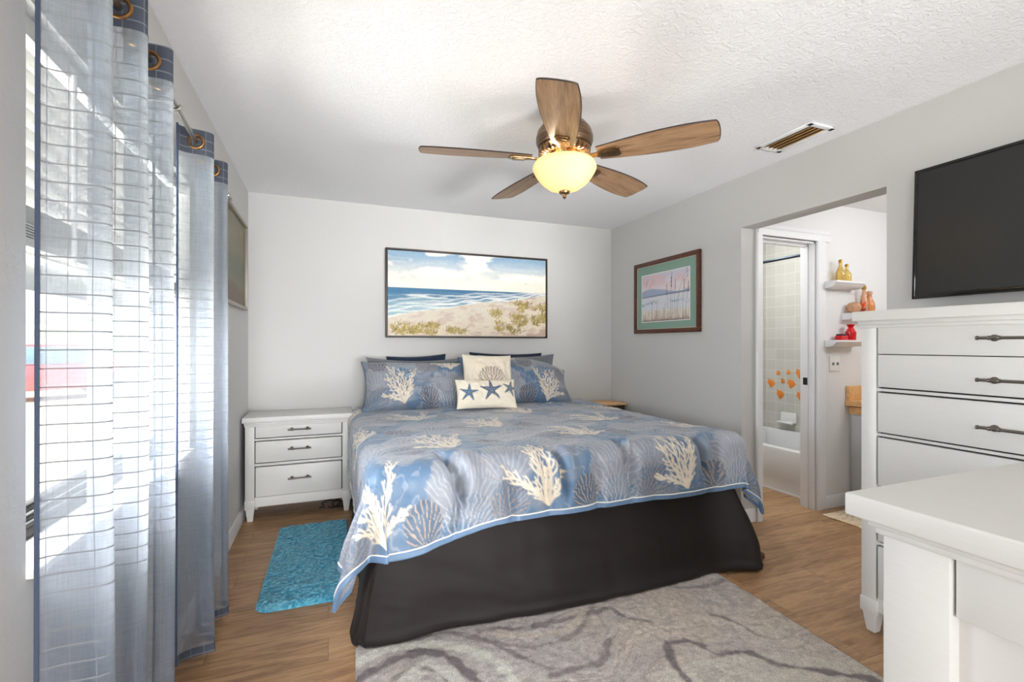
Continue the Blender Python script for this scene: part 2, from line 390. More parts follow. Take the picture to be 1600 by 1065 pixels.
wf = MB(); wf.box(LX, -0.42, FY-0.15, FY, 0, CEIL).box(1.12, 1.15, FY-0.15, FY, 0, CEIL).box(2.45, RX, FY-0.15, FY, 0, CEIL).box(1.15, 2.45, FY-0.15, FY, 0, 0.05).box(1.15, 2.45, FY-0.15, FY, 2.15, CEIL).box(-0.42, 1.12, FY-0.15, FY, 0, 0.05).box(-0.42, 1.12, FY-0.15, FY, 2.15, CEIL)  # rear openings added to let the fill lamps shine in
struct(wf.build('wall_front', M['wall'], None, 0))
def base_prof(): return [(0, 0), (0.014, 0), (0.014, 0.07), (0.008, 0.088), (0, 0.09)]
b = MB(); b.prism([(LX+p[0], p[1]) for p in base_prof()], 'y', FY, BY); struct(b.build('baseboard_left', M['trim'], None))
b = MB(); b.prism([(BY-p[0], p[1]) for p in base_prof()], 'x', LX, RX); struct(b.build('baseboard_back', M['trim'], None))
b = MB(); b.prism([(RX-p[0], p[1]) for p in base_prof()], 'y', OY1-0.012, BY); b.prism([(RX-p[0], p[1]) for p in base_prof()], 'y', FY, OY0)
b.prism([(OY1-p[0], p[1]) for p in base_prof()], 'x', RX-0.014, RX+W2-0.005)
struct(b.build('baseboard_right', M['trim'], None))
# wall texture of the vestibule and bathroom beyond the doorway
VX1 = 4.35
V0 = RX+W2
vb = MB(); DX0, DX1, DZ = 2.845, 3.388, 2.0
vb.box(V0, DX0, 2.45, 2.56, 0, 2.3).box(DX1, VX1, 2.45, 2.56, 0, 2.3).box(DX0, DX1, 2.45, 2.56, DZ, 2.3)
struct(vb.build('wall_vestibule', M['white_wall'], None, 0))
struct(bx('wall_far_right', M['white_wall'], None, VX1, VX1+0.1, 0.6, 2.56, 0, 2.3))
struct(bx('wall_near', M['white_wall'], None, V0, VX1, 0.6, 0.7, 0, 2.3))
struct(bx('ceiling_vestibule', M['white_wall'], None, V0, VX1+0.1, 0.6, 3.9, 2.3, 2.36))
struct(bx('wall_tiled_side', M['tile'], None, 4.27, 4.37, 2.56, 3.72, 0, 2.3))
struct(bx('wall_tiled_end', M['tile'], None, V0, 4.27, 3.62, 3.72, 0, 2.3))
struct(bx('wall_bath_left', M['white_wall'], None, V0-0.001, V0+0.02, 2.56, 3.62, 0, 2.3))
b = MB(); b.prism([(2.45-p[0], p[1]) for p in base_prof()], 'x', 3.47, 3.76); struct(b.build('baseboard_vestibule', M['trim'], None))
# door casing of the tub room
def casing_v(mb, x0, x1, z1):
    s = 1 if x1 > x0 else -1
    pts = [(x0, 2.45), (x0, 2.434), (x0+s*0.008, 2.428), (x0+s*0.05, 2.428), (x0+s*0.056, 2.434), (x1-s*0.006, 2.436), (x1, 2.45)]
    mb.prism(pts, 'z', 0, z1)
cs = MB(); casing_v(cs, DX1+0.003, DX1+0.105, DZ+0.02); casing_v(cs, DX0-0.005, DX0-0.05, DZ+0.02)
cs.prism([(2.45, DZ+0.005), (2.43, DZ+0.005), (2.426, DZ+0.02), (2.426, DZ+0.05), (2.434, DZ+0.06), (2.434, DZ+0.085), (2.45, DZ+0.088)], 'x', DX0-0.05, DX1+0.15-0.01)
cs.box(DX1-0.012, DX1+0.004, 2.45, 2.56, 0, DZ+0.005).box(DX0-0.004, DX0+0.012, 2.45, 2.56, 0, DZ+0.005).box(DX0, DX1, 2.45, 2.56, DZ-0.012, DZ+0.005)
cs.box(DX1-0.020, DX1-0.012, 2.495, 2.53, 0, DZ-0.012).box(DX0+0.012, DX0+0.026, 2.495, 2.53, 0, DZ-0.012).box(DX0+0.012, DX1-0.012, 2.495, 2.53, DZ-0.03, DZ-0.012)
trim1 = struct(cs.build('trim_1', M['trim'], None, 20))
bx('strike_plate', M['furn_dk'], trim1, DX1-0.0225, DX1-0.020, 2.496, 2.53, 0.93, 0.985)

# ------------------------------------------------------------------ window, blind
fx = LX-0.13
fr = MB()
fr.box(fx-0.02, fx+0.03, WY0, WY0+0.04, WZ0, WZ1, 0.003).box(fx-0.02, fx+0.03, WY1-0.04, WY1, WZ0, WZ1, 0.003).box(fx-0.02, fx+0.03, WY0, WY1, WZ1-0.04, WZ1, 0.003)
fr.box(fx-0.01, fx+0.025, WY0+0.04, WY1-0.04, 1.365, 1.45, 0.004)
win = struct(fr.build('window_1', M['alu'], None))
t1 = MB(); t1.box(fx-0.02, fx+0.045, WY0, WY1, WZ0, WZ0+0.028, 0.002).box(fx-0.012, fx+0.03, WY0+0.02, WY1-0.02, WZ0+0.032, WZ0+0.045, 0.002).box(fx-0.012, fx+0.02, WY0+0.02, WY1-0.02, WZ0+0.049, WZ0+0.066, 0.002)
t1.build('bottom_track', M['bronze_track'], win)
t2 = MB(); t2.box(fx-0.005, fx+0.034, WY0+0.02, WY1-0.02, WZ0+0.028, WZ0+0.032).box(fx-0.005, fx+0.026, WY0+0.02, WY1-0.02, WZ0+0.045, WZ0+0.049); t2.build('track_strip', M['alu'], win)
bx('pane', M['glass'], win, fx-0.002, fx+0.002, WY0+0.04, WY1-0.04, WZ0+0.066, 1.365); bx('pane', M['glass'], win, fx-0.008, fx-0.004, WY0+0.04, WY1-0.04, 1.45, WZ1-0.04)
struct(MB().box(LX-0.11, LX+0.022, WY0-0.001, WY1+0.001, WZ0-0.02, WZ0, 0.003).build('trim_2', M['marble'], None))
bl = thing('window_blind', 'white horizontal slat blind pulled half down in the window', 'blind', (LX-0.06, 1.84, WZ1))
bx('head_rail', M['blind'], bl, LX-0.085, LX-0.03, WY0+0.01, WY1-0.01, WZ1-0.045, WZ1, bev=0.003)
nsl = 9
for k in range(nsl):
    z = WZ1-0.082-k*0.0425
    mb = MB(); pts = []
    for q in range(7):
        u = (q/6-0.5); pts.append((LX-0.058+u*0.05, 0.003*(1-4*u*u)))
    out = pts+[(p[0], p[1]-0.0025) for p in pts[::-1]]
    mb.prism([(p[0], z+p[1]) for p in out], 'y', WY0+0.015, WY1-0.015); mb.rot(math.radians(-60), 'Y', (LX-0.058, 1.84, z))
    mb.build('slat', M['blind'], bl, 40)
mb = MB()
for k in range(5): mb.box(LX-0.083, LX-0.033, WY0+0.015, WY1-0.015, 1.468+k*0.006, 1.4715+k*0.006)
mb.build('slat_stack', M['blind'], bl)
bx('bottom_rail', M['blind'], bl, LX-0.085, LX-0.031, WY0+0.015, WY1-0.015, 1.445, 1.466, bev=0.003)
MB().tube([(LX-0.02, 1.485, WZ1-0.03), (LX-0.021, 1.487, 1.43)], 0.006, 8).build('tilt_wand', M['plastic'], bl)

# ------------------------------------------------------------------ curtain rod and curtains
XR, ZR = -0.468, 2.02
def zrod(y): return ZR+0.018-0.055*(y-1.5)
rod = thing('curtain_rod', 'slim brushed metal curtain rod above the window', 'curtain rod', (XR, 1.84, ZR))
MB().tube([(XR, 0.95, zrod(0.95)), (XR, 2.72, zrod(2.72))], 0.0085, 14).build('pole', M['rodmetal'], rod)
for y, d in ((0.95, -1), (2.72, 1)): MB().lathe([(0.0085, 0), (0.013, 0.004), (0.016, 0.02), (0.011, 0.036), (0, 0.04)], (XR, y, zrod(y)), 16, 'y').build('finial', M['rodmetal'], rod) if d > 0 else MB().lathe([(0.0085, 0), (0.013, -0.004), (0.016, -0.02), (0.011, -0.036), (0, -0.04)], (XR, y, zrod(y)), 16, 'y').build('finial', M['rodmetal'], rod)
for y in (1.0, 1.845, 2.66):
    mb = MB(); ZR_ = zrod(y); mb.box(LX, LX+0.004, y-0.016, y+0.016, ZR_-0.03, ZR_+0.05, 0.001).tube([(LX, y, ZR_+0.012), (XR-0.01, y, ZR_+0.012)], 0.005, 8)
    mb.tube([(XR-0.013, y, ZR_+0.014), (XR-0.012, y, ZR_-0.006), (XR, y, ZR_-0.0135), (XR+0.012, y, ZR_-0.006), (XR+0.0135, y, ZR_+0.006)], 0.004, 8)
    mb.build('bracket', M['rodmetal'], rod)

def curtain(name, label, y0, lam, waves, A, amp_bot, seed, bottom=0.045, cc=1.1, group=None):
    root = thing(name, label, 'curtain', (XR, y0+lam*waves/2, bottom), group)
    nph = int(60*waves)
    phi = np.linspace(-PI/2, 2*PI*waves-PI/2, nph)
    ztop, zband = ZR+0.048, ZR-0.047
    def pos(ph, z):
        k = np.clip((ZR-z)/2.0, 0, 1)
        n = fbm(ph*0.35+seed, z*0.8, seed, 2)-0.5
        x = XR+(A+(amp_bot-A)*k+n*0.02*k)*np.sin(ph+n*0.5*k)
        y = y0+lam/(2*PI)*(ph+PI/2-cc*(np.sin(ph)+1))+n*0.03*k
        return x, y
    def sheet(nm, z0, z1, nz, m, dx=0.0):
        zs = np.linspace(z0, z1, nz); PH, Z = np.meshgrid(phi, zs, indexing='ij'); x, y = pos(PH, Z)
        V = np.stack([x+dx, y, Z+(zrod(y)-ZR)*np.clip((Z-bottom)/1.9, 0, 1)], -1)
        ds = np.hypot(np.gradient(x[:, 0]), np.gradient(y[:, 0])); s = np.cumsum(ds); U = np.repeat(s[:, None], nz, 1)
        uv = np.stack([U, Z], -1).reshape(-1, 2)
        return mesh_np(nm, V.reshape(-1, 3), grid_faces(nph, nz), m, root, True, None, uv)
    sheet('cloth', bottom, zband, 70, M['sheer'])
    sheet('header_band', zband, ztop, 8, M['sheer_band'])
    hem = sheet('hem', bottom, bottom+0.035, 4, M['sheer_band'], 0.0012)
    # side hems: folded edge of the panel
    for ph in (phi[0], phi[-1]):
        zs = np.linspace(bottom, ztop, 40); x, y = pos(np.full(40, ph), zs)
        MB().tube(list(zip(x, y, zs+(zrod(y)-ZR)*np.clip((zs-bottom)/1.9, 0, 1))), 0.004, 6).build('side_hem', M['edge'], root)
    for k in range(int(waves*2)+1):
        ph = k*PI
        if ph > phi[-1]: break
        y = y0+lam/(2*PI)*(ph+PI/2-cc*(math.sin(ph)+1))
        MB().torus((XR, y, zrod(y)), 0.024, 0.0055, 'y').build('grommet', M['gold'], root)
    return root
M['edge'] = fabric('slate_hem', lin(66, 78, 100))
curtain('sheer_curtain', 'sheer slate blue grid curtain nearest the front of the window, largest panel', 1.174, 0.205, 2.85, 0.052, 0.055, 3, 0.045, 1.1, 'sheer curtain panels on the rod')
curtain('sheer_curtain', 'narrower sheer slate blue grid curtain at the far end beside the framed picture', 2.07, 0.27, 1.7, 0.052, 0.055, 11, 0.045, 0.85, 'sheer curtain panels on the rod')

# ------------------------------------------------------------------ outside the window
g = struct(bx('ground_outside', mat('lawn', lin(196, 192, 158), 0.9), None, -40, LX-0.16, -10, 45, -0.32, -0.25))
def outside_car():
    cx, cy, ang = -7.4, 16.6, math.radians(35)
    root = thing('parked_car', 'red car parked outdoors beyond the window', 'car', (cx, cy, -0.25))
    red = mat('glare_paled_red', lin(226, 92, 100), 0.25); gl = mat('car_window', lin(120, 150, 170), 0.1); bk = mat('tyre_rubber', (0.02, 0.02, 0.02), 0.8)  # car red is paled in its colour to stand in for outdoor glare
    def fin(mb, n, m, p): mb.rot(ang, 'Z', (cx, cy, 0)); return mb.build(n, m, p)
    z = -0.25
    body = [(-2.2, .28), (-2.25, .6), (-2.1, .82), (-1.3, .93), (1.4, .95), (2.15, .86), (2.3, .6), (2.25, .28)]
    mb = MB(); mb.prism([(cx+p[0], z+p[1]) for p in body], 'y', cy-.88, cy+.88, 0.06); bo = fin(mb, 'body', red, root)
    cab = [(-1.5, .92), (-.95, 1.42), (-.6, 1.5), (.8, 1.5), (1.2, 1.42), (1.75, .94)]
    mb = MB(); mb.prism([(cx+p[0], z+p[1]) for p in cab], 'y', cy-.74, cy+.74, 0.06); fin(mb, 'cabin', red, root)
    sd = [(-1.3, .96), (-.88, 1.38), (-.55, 1.43), (.75, 1.43), (1.1, 1.37), (1.5, .97)]
    mb = MB(); mb.prism([(cx+p[0], z+p[1]) for p in sd], 'y', cy-.755, cy+.755, 0.01); fin(mb, 'side_window', gl, root)
    for wx in (-1.4, 1.4):
        for wy in (-.82, .82):
            mb = MB(); mb.lathe([(0, -.11), (.2, -.11), (.31, -.09), (.33, 0), (.31, .09), (.2, .11), (0, .11)], (cx+wx, cy+wy, z+.33), 24, 'y'); fin(mb, 'wheel', bk, root)
outside_car()
hb = bmesh.new(); bmesh.ops.create_icosphere(hb, subdivisions=5, radius=1)
for v in hb.verts:
    n = math.sin(v.co.x*9)*math.sin(v.co.y*11+1)*math.sin(v.co.z*8)*0.08; v.co *= 1+n; v.co = Vector((v.co.x*9, v.co.y*1.2, v.co.z*1.6))
me = bpy.data.meshes.new('hedge'); hb.to_mesh(me); hb.free(); me.materials.append(mat('hedge_green', lin(176, 190, 160), 0.9))
hg = bpy.data.objects.new('hedge', me); COL.objects.link(hg); hg.location = (-9, 24, 0.6); hg.rotation_euler = (0, 0, 0.5); hg['kind'] = 'stuff'; hg['label'] = 'green hedge far outside the window'; hg['category'] = 'hedge'

# ------------------------------------------------------------------ framed pictures
def canvas(name, nu, nv, fn, P, m, parent):
    """P(u,v)->xyz for u,v in 0..1 ; fn(u,v)->colour"""
    u, v = np.meshgrid(np.linspace(0, 1, nu), np.linspace(0, 1, nv), indexing='ij')
    V = np.stack(P(u, v), -1).reshape(-1, 3); C = fn(u, v).reshape(-1, 3)
    return mesh_np(name, V, grid_faces(nu, nv), m, parent, True, C)
def strokes(C, u, v, asp, lines):
    for (x0, y0, x1, y1, wd, col, al) in lines:
        bx0, bx1 = min(x0, x1)-wd*2, max(x0, x1)+wd*2; by0, by1 = min(y0, y1)-wd*2*asp, max(y0, y1)+wd*2*asp
        i = (u > bx0) & (u < bx1) & (v > by0) & (v < by1)
        if not i.any(): continue
        px, py = u[i]-x0, (v[i]-y0)/asp; dx, dy = x1-x0, (y1-y0)/asp; L = dx*dx+dy*dy+1e-12
        tt = np.clip((px*dx+py*dy)/L, 0, 1); d = np.hypot(px-tt*dx, py-tt*dy)
        C[i] = mixc(C[i], col, al*(1-sstep(wd*0.5, wd*1.1, d)))
def beach(u, v):
    n = fbm(u*7+2, v*9, 5, 5); n2 = fbm(u*22, v*26, 9, 4); n3 = fbm(u*5, v*40, 13, 4)
    C = np.ones(u.shape+(3,))*lin(240, 236, 222)
    hz = 0.565+0.0*u
    # sky
    cl = fbm(u*3.6+fbm(u*9, v*9, 3)*0.6+0.8, v*6.5+1.2, 27, 5)
    skyb = sstep(0.62, 1.0, v+0.25*(cl-0.5)); C = mixc(C, lin(112, 152, 186), skyb*sstep(0.60, 0.42, cl)*0.95)
    C = mixc(C, lin(150, 180, 202), sstep(0.72, 1.0, v)*0.35*sstep(0.6, 0.35, cl))
    C = mixc(C, lin(252, 250, 240), sstep(0.52, 0.68, cl)*sstep(0.66, 0.8, v)*0.8)
    C = mixc(C, lin(176, 190, 198), sstep(0.55, 0.7, n)*sstep(0.6, 0.7, v)*(1-sstep(0.8, 0.95, v))*0.35)
    # sea
    shore = 0.20+0.36*u**0.8-0.03*u+0.010*np.sin(u*14); sea = (v < hz)
    depth = np.clip((hz-v)/0.28, 0, 1)
    sc = mixc(np.ones(u.shape+(3,))*lin(72, 122, 158), lin(168, 196, 206), sstep(0.15, 0.95, depth+(n3-0.5)*0.5))
    sc = mixc(sc, lin(236, 238, 234), sstep(0.56, 0.70, fbm(u*6, v*55, 31, 4))*sstep(0.1, 0.35, depth)*0.85)
    C = np.where(sea[..., None], sc, C)
    for k, (o, a) in enumerate(((0.0, 0.9), (0.07, 0.75), (0.13, 0.6), (0.19, 0.5))):
        line = shore+o*(1-u*0.75)+0.006*np.sin(u*40+k*2)+(n2-0.5)*0.02
        C = np.where(sea[..., None], mixc(C, lin(248, 246, 238), a*np.exp(-((v-line)/0.010)**2)), C)
    sand = sstep(0.012, -0.012, v-shore-(n-0.5)*0.03)
    sd = mixc(np.ones(u.shape+(3,))*lin(232, 220, 200), lin(214, 186, 168), sstep(0.45, 0.75, n2)*0.8)
    sd = mixc(sd, lin(196, 196, 190), sstep(0.25, 0.02, np.abs(v-shore+0.05))*0.25)
    sd = mixc(sd, lin(190, 158, 140), sstep(0.55, 0.75, fbm(u*9+3, v*16, 51, 4))*sstep(0.35, 0.75, u-0.4*v+0.1)*0.7)
    C = mixc(C, sd, sand)
    rnd = random.Random(4); L = []
    tufts = [(0.02+0.27*rnd.random(), 0.01+0.12*rnd.random()) for _ in range(26)]+[(0.33+0.1*rnd.random(), 0.03+0.06*rnd.random()) for _ in range(7)]
    tufts += [(0.66+0.34*rnd.random(), 0.03+0.2*rnd.random()) for _ in range(16)]+[(0.78+0.22*rnd.random(), 0.12+0.24*rnd.random()) for _ in range(22)]
    tufts += [(0.62+0.06*rnd.random(), 0.24+0.06*rnd.random()) for _ in range(5)]+[(0.76+0.1*rnd.random(), 0.36+0.05*rnd.random()) for _ in range(6)]+[(0.9+0.1*rnd.random(), 0.34+0.06*rnd.random()) for _ in range(5)]
    cols = [lin(156, 132, 60), lin(196, 172, 104), lin(134, 116, 58), lin(212, 194, 140), lin(178, 158, 100)]
    for (tx, ty) in tufts:
        for _ in range(16):
            a = rnd.gauss(0.35, 0.6); ln = 0.012+0.03*rnd.random(); x = tx+rnd.gauss(0, 0.012); y = ty+rnd.gauss(0, 0.012)
            L.append((x, y, x+ln*math.sin(a), y+ln*2.0*math.cos(a)*0.8, 0.0016+0.0016*rnd.random(), cols[rnd.randrange(5)], 0.85))
    strokes(C, u, v, 1.98, L)
    return C*(0.94+0.12*fbm(u*90, v*60, 77, 2))[..., None]
PX0, PX1, PZ0, PZ1 = 0.443, 1.93, 1.293, 2.043
pic = thing('beach_painting', 'wide beach and sea painting in a thin dark frame above the bed', 'painting', ((PX0+PX1)/2, BY, PZ0))
fr = MB(); ft, fd = 0.012, 0.042
fr.box(PX0, PX1, BY-fd, BY-0.002, PZ1-ft, PZ1, 0.002).box(PX0, PX1, BY-fd, BY-0.002, PZ0, PZ0+ft, 0.002).box(PX0, PX0+ft, BY-fd, BY-0.002, PZ0+ft, PZ1-ft, 0.002).box(PX1-ft, PX1, BY-fd, BY-0.002, PZ0+ft, PZ1-ft, 0.002)
fr.build('frame', M['darkframe'], pic)
bx('canvas_edge', mat('raw_canvas', lin(226, 214, 190), 0.8), pic, PX0+0.018, PX1-0.018, BY-0.034, BY-0.003, PZ0+0.018, PZ1-0.018)
canvas('canvas', 420, 212, beach, lambda u, v: (PX0+0.018+(PX1-PX0-0.036)*u, np.full(u.shape, BY-0.0345)-0.0005*fbm(u*80, v*50, 3, 2), PZ0+0.018+(PZ1-PZ0-0.036)*v), M['paint_canvas'], pic)

def reeds(u, v):
    n = fbm(u*5, v*6, 15, 4)
    C = np.ones(u.shape+(3,))*lin(232, 222, 226)
    C = mixc(C, lin(226, 196, 200), sstep(0.55, 0.9, v+0.2*(n-0.5))*sstep(0.3, 0.6, n+0.1)*0.9)
    C = mixc(C, lin(200, 206, 226), sstep(0.6, 0.35, n)*sstep(0.7, 1.0, v)*0.7)
    mt = 0.60+0.05*np.sin(u*5+0.6)+0.05*fbm(u*6, u*0, 44, 3)
    C = mixc(C, lin(142, 164, 196), sstep(0.02, -0.02, v-mt)*sstep(0.50, 0.56, v)*0.8)
    C = mixc(C, lin(94, 122, 158), np.exp(-((v-0.525-0.03*u)/0.014)**2)*0.9)
    C = mixc(C, lin(206, 220, 232), sstep(0.51, 0.49, v)*0.6)
    C = mixc(C, lin(132, 164, 196), np.exp(-((v-0.36-0.02*n)/0.03)**2)*sstep(0.35, 0.55, fbm(u*4, v*9, 61, 3))*1.1)
    C = mixc(C, lin(232, 224, 206), sstep(0.30, 0.18, v)*0.8)
    C = mixc(C, lin(168, 132, 130), sstep(0.10, 0.0, v+0.06*(fbm(u*20, v*8, 71)-0.5))*0.8)
    C = mixc(C, lin(92, 78, 92), sstep(0.05, 0.0, v+0.05*(fbm(u*14, v*5, 73)-0.5))*0.9)
    rnd = random.Random(9); L = []
    for (x, h, lean, hd) in ((0.62, 0.78, 0.02, 1), (0.66, 0.86, -0.01, 1), (0.70, 0.72, 0.02, 1), (0.58, 0.64, -0.03, 1), (0.24, 0.40, 0.0, 0), (0.33, 0.36, 0.04, 0), (0.86, 0.70, 0.03, 1), (0.92, 0.64, 0.05, 1), (0.76, 0.52, 0.04, 0), (0.5, 0.34, 0.03, 0), (0.72, 0.92, 0.22, 2)):
        px, py = x, 0.03
        for k in range(1, 9):
            f = k/8; qx, qy = x+lean*f*f, 0.03+h*f; L.append((px, py, qx, qy, 0.0034, lin(112, 92, 84), 0.75)); px, py = qx, qy
        if hd: L += [(px+0.004*rnd.gauss(0, 1), py-0.07*q, px+0.004+0.02*(hd-1), py-0.07*q+0.05, 0.007, lin(120, 80, 76), 0.85) for q in range(3)]
    for _ in range(150):
        x = rnd.random(); h = 0.06+0.22*rnd.random(); L.append((x, 0.0, x+rnd.gauss(0, 0.035), h, 0.0026, [lin(150, 112, 96), lin(120, 84, 92), lin(176, 150, 120)][rnd.randrange(3)], 0.6))
    for (x, y) in ((0.12, 0.80), (0.18, 0.68), (0.1, 0.74), (0.24, 0.78)): L += [(x, y, x+0.03, y+0.1, 0.005, lin(128, 96, 100), 0.7)]
    for x in (0.24, 0.33):
        for a in (-0.6, -0.25, 0.2, 0.6): L.append((x, 0.36, x+0.07*a*1.4, 0.36+0.09, 0.0028, lin(118, 100, 92), 0.8))
    strokes(C, u, v, 1.12, L)
    e = (u < 0.012) | (u > 0.988) | (v < 0.016) | (v > 0.984)
    C[e] = lin(240, 240, 236)
    return C
QY0, QY1, QZ0, QZ1 = 2.82, 3.647, 1.333, 1.966
pic = thing('reed_picture', 'lake and reeds print with green mat in a mahogany frame on the right wall', 'picture', (RX, (QY0+QY1)/2, QZ0))
fr = MB(); ft, fd = 0.036, 0.026
for (a, b_, c, d) in ((QY0, QY1, QZ1-ft, QZ1), (QY0, QY1, QZ0, QZ0+ft), (QY0, QY0+ft, QZ0+ft, QZ1-ft), (QY1-ft, QY1, QZ0+ft, QZ1-ft)): fr.box(RX-fd, RX-0.002, a, b_, c, d, 0.004)
fr.build('frame', M['mahog'], pic)
bx('mat_board', mat('green_mat', lin(134, 164, 150), 0.8), pic, RX-0.012, RX-0.003, QY0+0.03, QY1-0.03, QZ0+0.03, QZ1-0.03)
ins = MB()
for (a, b_, c, d) in ((QY0+ft, QY1-ft, QZ1-ft-0.006, QZ1-ft), (QY0+ft, QY1-ft, QZ0+ft, QZ0+ft+0.006), (QY0+ft, QY0+ft+0.006, QZ0+ft, QZ1-ft), (QY1-ft-0.006, QY1-ft, QZ0+ft, QZ1-ft)): ins.box(RX-0.015, RX-0.012, a, b_, c, d)
ins.build('inner_lip', mat('pale_lip', lin(196, 190, 172), 0.6), pic)
iy0, iy1, iz0, iz1 = QY0+0.112, QY1-0.10, QZ0+0.098, QZ1-0.112
canvas('print', 240, 180, reeds, lambda u, v: (np.full(u.shape, RX-0.0125), iy1+(iy0-iy1)*u, iz0+(iz1-iz0)*v), M['print'], pic)
def meadow(u, v):
    n = fbm(u*5, v*7, 33, 4); C = np.ones(u.shape+(3,))*lin(118, 110, 84)
    C = mixc(C, lin(84, 92, 76), sstep(0.6, 0.45, v+0.2*(n-0.5))*sstep(0.2, 0.35, v)*0.8); C = mixc(C, lin(96, 76, 58), sstep(0.3, 0.15, v+0.1*(n-0.5)))
    return mixc(C, lin(140, 130, 100), sstep(0.7, 1.0, v)*sstep(0.4, 0.7, n))
pic = thing('glazed_picture', 'brown and green picture in a silver frame beyond the far curtain', 'picture', (LX, 3.44, 1.48))
fr = MB(); a0, a1, c0, c1 = 3.02, 3.845, 1.478, 2.088; ft = 0.022; fd = 0.03
for (a, b_, c, d) in ((a0, a1, c1-ft, c1), (a0, a1, c0, c0+ft), (a0, a0+ft, c0+ft, c1-ft), (a1-ft, a1, c0+ft, c1-ft)): fr.box(LX+0.002, LX+fd, a, b_, c, d, 0.003)
fr.build('frame', M['silverframe'], pic)
mp = M['print']; M['glossprint'] = colattr('glazed_print', 0.4, 0.25)
canvas('print', 90, 70, meadow, lambda u, v: (np.full(u.shape, LX+0.012), a0+0.02+(a1-a0-0.04)*u, c0+0.02+(c1-c0-0.04)*v), M['glossprint'], pic)

# ------------------------------------------------------------------ white bedroom furniture
def pull(parent, c, axis, out, length, r=0.006, post=0.012):
    """bar handle with two rosettes. axis 'x' or 'y' = bar direction; out = unit outward vector"""
    ox, oy = out; d = 0.028
    mb = MB(); e = length/2
    a = (c[0]-e, c[1]+oy*d, c[2]) if axis == 'x' else (c[0]+ox*d, c[1]-e, c[2])
    b_ = (c[0]+e, c[1]+oy*d, c[2]) if axis == 'x' else (c[0]+ox*d, c[1]+e, c[2])
    mb.tube([a, b_], r, 12)
    for s in (-1, 1):
        q = (c[0]+s*e*0.69, c[1], c[2]) if axis == 'x' else (c[0], c[1]+s*e*0.69, c[2])
        sg = (oy if axis == 'x' else ox)
        mb.lathe([(0, 0), (post*1.05, 0), (post*1.05, sg*0.005), (post*0.5, sg*0.008), (post*0.42, sg*0.02), (r*1.0, sg*0.023), (r*1.0, sg*0.031), (0, sg*0.0345)], q, 18, 'y' if axis == 'x' else 'x')
        # collars on the bar
        for k in (0.52, 0.72, 0.97):
            cc = (c[0]+s*e*k, c[1]+oy*d, c[2]) if axis == 'x' else (c[0]+ox*d, c[1]+s*e*k, c[2])
            mb.lathe([(0, -0.003), (r*1.35, -0.003), (r*1.35, 0.003), (0, 0.003)], cc, 14, axis)
    return mb.build('handle', M['pewter'], parent)

